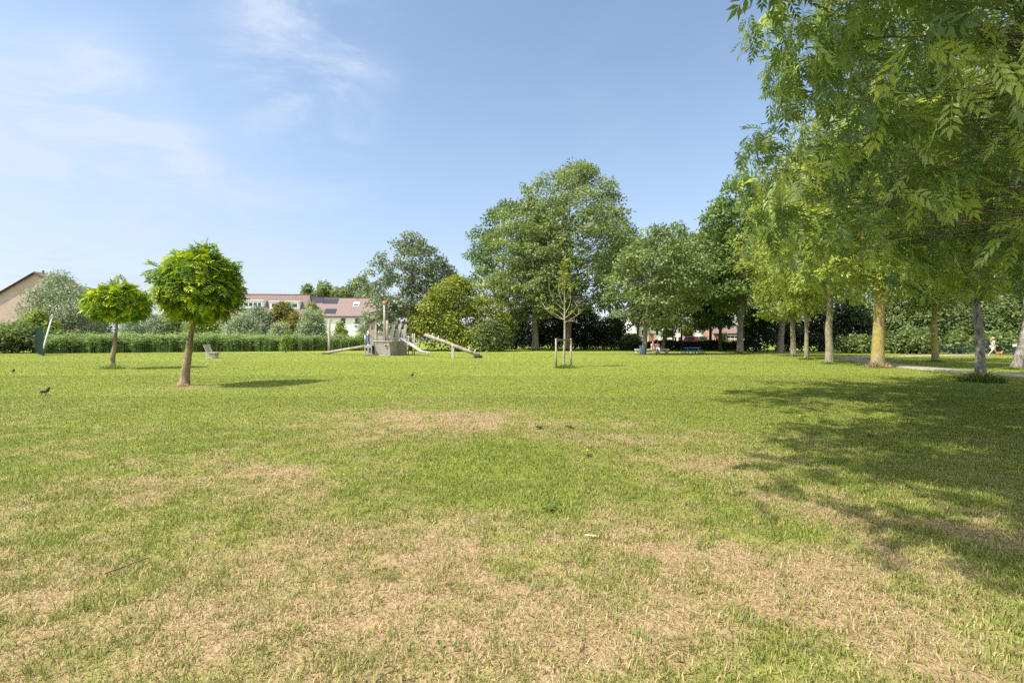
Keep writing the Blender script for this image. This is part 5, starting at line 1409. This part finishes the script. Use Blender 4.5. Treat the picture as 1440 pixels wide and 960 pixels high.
# far houses seen through the gap under the trees
r, ro, Lw, ze, zr, s, n, up, P, dep = row_house('far white-walled house with orange door behind the seated pair', 893, 931, 112, 113, 445, 458, M['tile_pink'], M['plaster'], 'house')
f2 = lambda px: gx(px, 112.4)-gx(893, 112)
do = MB().box(f2(915), f2(919.8), -0.06, -0.003, 0, gz(470.5, 112)).build('door', M['orange'], r)
MB().box(f2(913.5), f2(921.2), -0.5, -0.004, gz(469.6, 112), gz(468.4, 112)).build('door_canopy', M['trim'], r)
MB().box(f2(896), f2(900.5), -0.08, -0.003, 0, gz(462, 112)).build('brick_panel', M['brick_red'], r)
MB().box(f2(912.2), f2(914.9), -0.08, -0.003, 0, gz(462, 112)).build('brick_panel', M['brick_red'], r)
for px in (904, 909, 925): window(r, (f2(px),0,gz(471, 112)+0.6), 0.8, 1.4, (1,0,0), (0,0,1), (0,-1,0), 1)
r, ro, Lw, ze, zr, s, n, up, P, dep = row_house('far pale house in the middle of the gap under the trees', 941, 998, 116, 116, 446, 459, M['tile_pink'], M['plaster'], 'house')
for px in (948, 957, 976, 986):
    u = gx(px, 116)-gx(941, 116); window(r, (u,0,1.7), 1.2, 1.5, (1,0,0), (0,0,1), (0,-1,0), 2); window(r, (u,0,3.9), 1.2, 1.2, (1,0,0), (0,0,1), (0,-1,0), 2)
r, ro, Lw, ze, zr, s, n, up, P, dep = row_house('far house with pinkish roof and white banded windows left of the thick grey trunk', 1004, 1062, 100, 99, 458, 469, M['tile_pink'], M['brick_red'], 'house')
f3 = lambda px: gx(px, 99.5)-gx(1004, 100)
MB().box(f3(1021), f3(1046), -0.14, -0.004, 0.2, ze-0.25).build('white_cladding', M['white'], r)
for z in (ze-0.72, ze-1.45, ze-2.15):
    m = window(r, (f3(1033),-0.15,z), f3(1045)-f3(1022), 0.5, (1,0,0), (0,0,1), (0,-1,0), 4, fw=0.06)

def car(label, px, d, paint, rz):
    r = empty('parked_car', (gx(px, d), d, 0), rz, label, 'car', 'cars parked by the far houses')
    # local: length along x, 4.1 x 1.75 x 1.48
    prof = [(-2.05,0.30),(-2.08,0.62),(-1.95,0.86),(-1.2,0.95),(-0.55,1.42),(0.9,1.48),(1.65,1.18),(1.98,0.98),(2.06,0.62),(2.03,0.30)]
    m = MB(); k = len(prof); vs = []
    for y, i_ in ((-0.87, 0), (0.87, 0)):
        for (x, z) in prof: vs.append((x, y*(0.86 if z > 1.0 else 1.0), z))
    m.add(vs, [tuple(range(k)), tuple(range(2*k-1, k-1, -1))] + [(i, (i+1) % k, k+(i+1) % k, k+i) for i in range(k)])
    m.build('body', paint, r, bevel=0.06)
    m = MB()
    for sgn in (-1, 1): m.hexa([(-0.95,sgn*0.80,1.0),(1.45,sgn*0.80,1.02),(1.45,sgn*0.83,1.02),(-0.95,sgn*0.83,1.0)] if sgn > 0 else [(-0.95,-0.83,1.0),(1.45,-0.83,1.02),(1.45,-0.80,1.02),(-0.95,-0.80,1.0)],
           [(-0.5,sgn*0.765,1.37),(0.9,sgn*0.765,1.42),(0.9,sgn*0.775,1.42),(-0.5,sgn*0.775,1.37)])
    m.hexa([(1.62,-0.66,1.19),(1.62,0.66,1.19),(1.60,0.66,1.19),(1.60,-0.66,1.19)], [(1.03,-0.6,1.44),(1.03,0.6,1.44),(1.0,0.6,1.44),(1.0,-0.6,1.44)])
    m.hexa([(-1.14,-0.68,1.0),(-1.14,0.68,1.0),(-1.1,0.68,1.0),(-1.1,-0.68,1.0)], [(-0.62,-0.62,1.4),(-0.62,0.62,1.4),(-0.58,0.62,1.4),(-0.58,-0.62,1.4)])
    m.build('windows', M['pane'], r)
    for x in (-1.28, 1.25):
        for y in (-0.80, 0.80):
            w = MB().tube([(x,y-0.1,0.31),(x,y+0.1,0.31)], 0.31, 18).build('wheel', M['rubber'], r)
            MB().tube([(x,y-0.108,0.31),(x,y+0.108,0.31)], 0.19, 14).build('rim', M['steel'], w)
    for y in (-0.62, 0.62): MB().box(2.0, 2.07, y-0.14, y+0.14, 0.78, 0.95).build('tail_light', M['lamp'], r); MB().box(-2.08, -2.0, y-0.16, y+0.16, 0.66, 0.8).build('headlight', M['white'], r)
    MB().box(2.05, 2.09, -0.25, 0.25, 0.50, 0.61).build('number_plate', M['white'], r)
    return r
car('bright red parked van behind the hedge by the far houses', 972, 84, M['redcar'], math.radians(55)).scale = (1.25, 1.25, 1.5)
car('white parked car behind the hedge right of the red one', 984, 90, M['whitecar'], math.radians(20))
r = empty('garden_crate', (gx(1030.5, 84), 84, 0), 0.3, 'orange planter box by the hedge left of the thick grey trunk', 'planter')
m = MB(); m.hexa([(-.45,-.3,0),(.45,-.3,0),(.45,.3,0),(-.45,.3,0)], [(-.55,-.38,1.35),(.55,-.38,1.35),(.55,.38,1.35),(-.55,.38,1.35)]); m.build('body', M['orange'], r, bevel=0.02)
MB().box(-0.6, 0.6, -0.43, 0.43, 1.353, 1.45).build('rim', M['orange'], r, bevel=0.02)

# ================================================================== small things on the grass
d = gd(804); rng = np.random.default_rng(71)
r = empty('twig', (gx(178, d), d, 0.035), math.radians(58), 'bare brown twig lying on the dry grass at lower left', 'twig')
V, F = tubes_np([path((-0.11,0,0),(0.12,0,0.012),7,rng,0.02), path((0.02,0,0.005),(0.09,0.035,0.015),4,rng,0.03)], [np.linspace(0.006,0.0035,7), np.linspace(0.003,0.0015,4)], 7)
np_mesh('stick', V, F, M['twig'], r, smooth=True)
d = gd(757)
r = empty('feather', (gx(831, d), d, 0.02), math.radians(-15), 'pale feather lying on the grass near the middle', 'feather'); r.scale = (0.8,)*3
P_ = []; t = np.linspace(-0.05, 0.05, 9); wv = 0.009*np.sqrt(np.clip(1-(t/0.052)**2, 0, 1))
V = np.concatenate([np.stack([t, wv, 0.008-0.5*t*t], 1), np.stack([t, 0*t, 0.013-0.5*t*t], 1), np.stack([t, -wv, 0.006-0.5*t*t], 1)])
i = np.arange(8)[:, None]; F = np.concatenate([i+np.array([[0,1,10,9]]), i+9+np.array([[0,1,10,9]])])
np_mesh('vane', V, F, M['feather_white'], r)
MB().tube([(-0.07,0,0.006),(0.05,0,0.012)], 0.0018, 6).build('shaft', M['feather_white'], r)
def weed(label, px, py, rad, n, seed, flower=False):
    d = gd(py); rng = np.random.default_rng(seed)
    r = empty('weed' if not flower else 'dandelion', (gx(px, d), d, 0.01), 0, label, 'weed' if not flower else 'dandelion', 'broad-leaved weeds in the lawn' if not flower else 'dandelions in the lawn')
    th = np.linspace(0, 2*PI, n, endpoint=False) + rng.normal(size=n)*0.25
    A = np.stack([np.cos(th), np.sin(th), 0.25+0.5*rng.random(n)], 1)
    V, F, T = scatter(kite(1, 0.34, 0.1), np.zeros((n, 3)) + np.array([0,0,0.01]), A, np.tile([0,0,1.0], (n,1)) + sph(rng, n)*0.2, rad*(0.7+0.5*rng.random(n)), rng.random(n))
    np_mesh('leaves', V, F, L['tuft'], r, {'tone': T})
    if flower:
        MB().tube([(0,0,0),(0.01,0,0.05),(0.012,0,0.075)], 0.003, 6).build('stem', L['tuft'], r)
        MB().lathe([(0.004,0.07),(0.016,0.076),(0.018,0.083),(0.010,0.088),(0.002,0.089)], 12).build('flower', M['yellow'], r, True)
weed('leafy weed rosette on the tan patch right of the middle', 773, 720, 0.08, 22, 601)
weed('weed rosette far back left of the middle of the lawn', 758, 603, 0.10, 22, 603)
weed('weed rosette far back just right of the middle', 801, 602, 0.10, 20, 604)
weed('single dandelion on the pale grass in the middle', 826, 643, 0.08, 9, 605, True)
weed('dandelion at the left edge of the tree shade', 1125, 591, 0.1, 9, 606, True)
weed('dandelion inside the tree shade on the right', 1222, 615, 0.1, 9, 607, True)

# ================================================================== sky, sun, camera
SUN = Vector((0.62, 0.30, -1.0)).normalized()             # direction the light travels
w = bpy.data.worlds.new('World'); SC.world = w; w.use_nodes = True
nt = w.node_tree; nt.nodes.clear(); N = NT(nt)
sky = N.n('ShaderNodeTexSky', sky_type='NISHITA'); sky.sun_disc = False
sky.sun_elevation = math.asin(-SUN.z); sky.sun_rotation = math.atan2(-SUN.x, -SUN.y)
sky.air_density = 1.0; sky.dust_density = 0.9; sky.ozone_density = 1.0; sky.altitude = 0
tc = N.n('ShaderNodeTexCoord')
nv = N.n('ShaderNodeVectorMath', operation='NORMALIZE'); N.l(tc.outputs['Generated'], nv.inputs[0])
sp = N.n('ShaderNodeSeparateXYZ'); N.l(nv.outputs[0], sp.inputs[0])
zz = N.math('ADD', N.math('MAXIMUM', sp.outputs['Z'], 0.0), 0.12)
cb = N.n('ShaderNodeCombineXYZ'); N.l(N.math('DIVIDE', sp.outputs['X'], zz), cb.inputs[0]); N.l(N.math('DIVIDE', sp.outputs['Y'], zz), cb.inputs[1])
mp = N.n('ShaderNodeMapping'); N.l(cb.outputs[0], mp.inputs[0]); mp.inputs['Rotation'].default_value = (0, 0, 0.6); mp.inputs['Scale'].default_value = (1.0, 1.35, 1)
c1 = N.noise(mp.outputs[0], 1.7, 9, 0.60, 0.7); c2 = N.noise(cb.outputs[0], 0.55, 4, 0.55, 0.4)
def lobe(px, py, lo):
    v = Vector(((px-CX)/FOC, 1, (HOR-py)/FOC)).normalized()
    dp = N.n('ShaderNodeVectorMath', operation='DOT_PRODUCT'); N.l(nv.outputs[0], dp.inputs[0]); dp.inputs[1].default_value = v
    return N.ramp(dp.outputs['Value'], lo, 1.0)
def add(*a):
    s = a[0]
    for b in a[1:]: s = N.math('ADD', s, b)
    return s
msk = add(N.math('MULTIPLY', lobe(430, 80, 0.982), 1.0), N.math('MULTIPLY', lobe(110, 180, 0.982), 1.0), N.math('MULTIPLY', lobe(60, 320, 0.95), 0.30), N.math('MULTIPLY', lobe(0, 370, 0.965), 0.7), N.math('MULTIPLY', lobe(330, 310, 0.95), 0.32), 0.07)
wisp = N.math('ADD', N.ramp(c1, 0.40, 0.80), N.math('MULTIPLY', N.ramp(c2, 0.35, 0.75), 0.25))
veil = N.math('MULTIPLY', N.math('MULTIPLY', lobe(20, 400, 0.86), 0.36), N.ramp(c2, 0.1, 0.7))
hz = N.math('MULTIPLY', N.ramp(sp.outputs['Z'], 0.55, -0.02), 0.22)
fac = N.math('MINIMUM', add(N.math('MULTIPLY', msk, wisp), veil, hz), 0.92)
skym = N.n('ShaderNodeMix', data_type='RGBA', blend_type='MULTIPLY'); skym.inputs[0].default_value = 1; N.l(sky.outputs[0], skym.inputs[6]); N.l(N.mix(N.ramp(sp.outputs['Z'], 0.42, 0.0), (1.06, 1.02, 0.95), (0.78, 0.72, 0.76)), skym.inputs[7])
col = N.mix(fac, skym.outputs[2], CLOUD)
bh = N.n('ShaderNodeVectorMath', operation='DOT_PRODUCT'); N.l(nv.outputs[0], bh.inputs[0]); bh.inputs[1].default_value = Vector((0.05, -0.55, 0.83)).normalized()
fill_cloud = N.math('MULTIPLY', N.ramp(bh.outputs['Value'], 0.62, 0.92), N.ramp(c2, 0.25, 0.5))        # unseen bright cloud overhead and behind the camera, added to lighten the shadows
col = N.mix(N.math('MULTIPLY', fill_cloud, 0.9), col, (10.5, 10.7, 11.0))
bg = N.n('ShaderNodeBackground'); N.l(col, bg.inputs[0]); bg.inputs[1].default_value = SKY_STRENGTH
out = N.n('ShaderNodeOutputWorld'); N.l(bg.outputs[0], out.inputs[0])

sl = bpy.data.lights.new('sun', 'SUN'); sl.energy = SUN_ENERGY; sl.angle = math.radians(0.53); sl.color = (1.0, 0.94, 0.84)
so = bpy.data.objects.new('sun', sl); COL.objects.link(so); so.rotation_euler = SUN.to_track_quat('-Z', 'Y').to_euler(); so.location = (-30, -10, 40)

cam = bpy.data.cameras.new('camera'); cam.sensor_width = 36; cam.lens = 36*FOC/1440; cam.clip_start = 0.05; cam.clip_end = 3000
cam.shift_y = (HOR-480)/1440
co = bpy.data.objects.new('camera', cam); COL.objects.link(co); co.location = (0, 0, EYE); co.rotation_euler = (PI/2, 0, 0)
SC.camera = co
SC.view_settings.view_transform = 'Standard'; SC.view_settings.look = 'None'; SC.view_settings.exposure = EXPOSURE; SC.view_settings.gamma = 1.0
SC.view_settings.use_curve_mapping = False
SC.render.engine = 'CYCLES'
cy = SC.cycles
cy.max_bounces = 6; cy.diffuse_bounces = 3; cy.glossy_bounces = 2; cy.transmission_bounces = 4; cy.transparent_max_bounces = 4
cy.use_denoising = False; cy.sample_clamp_indirect = 6.0
SC.render.filter_size = 1.3
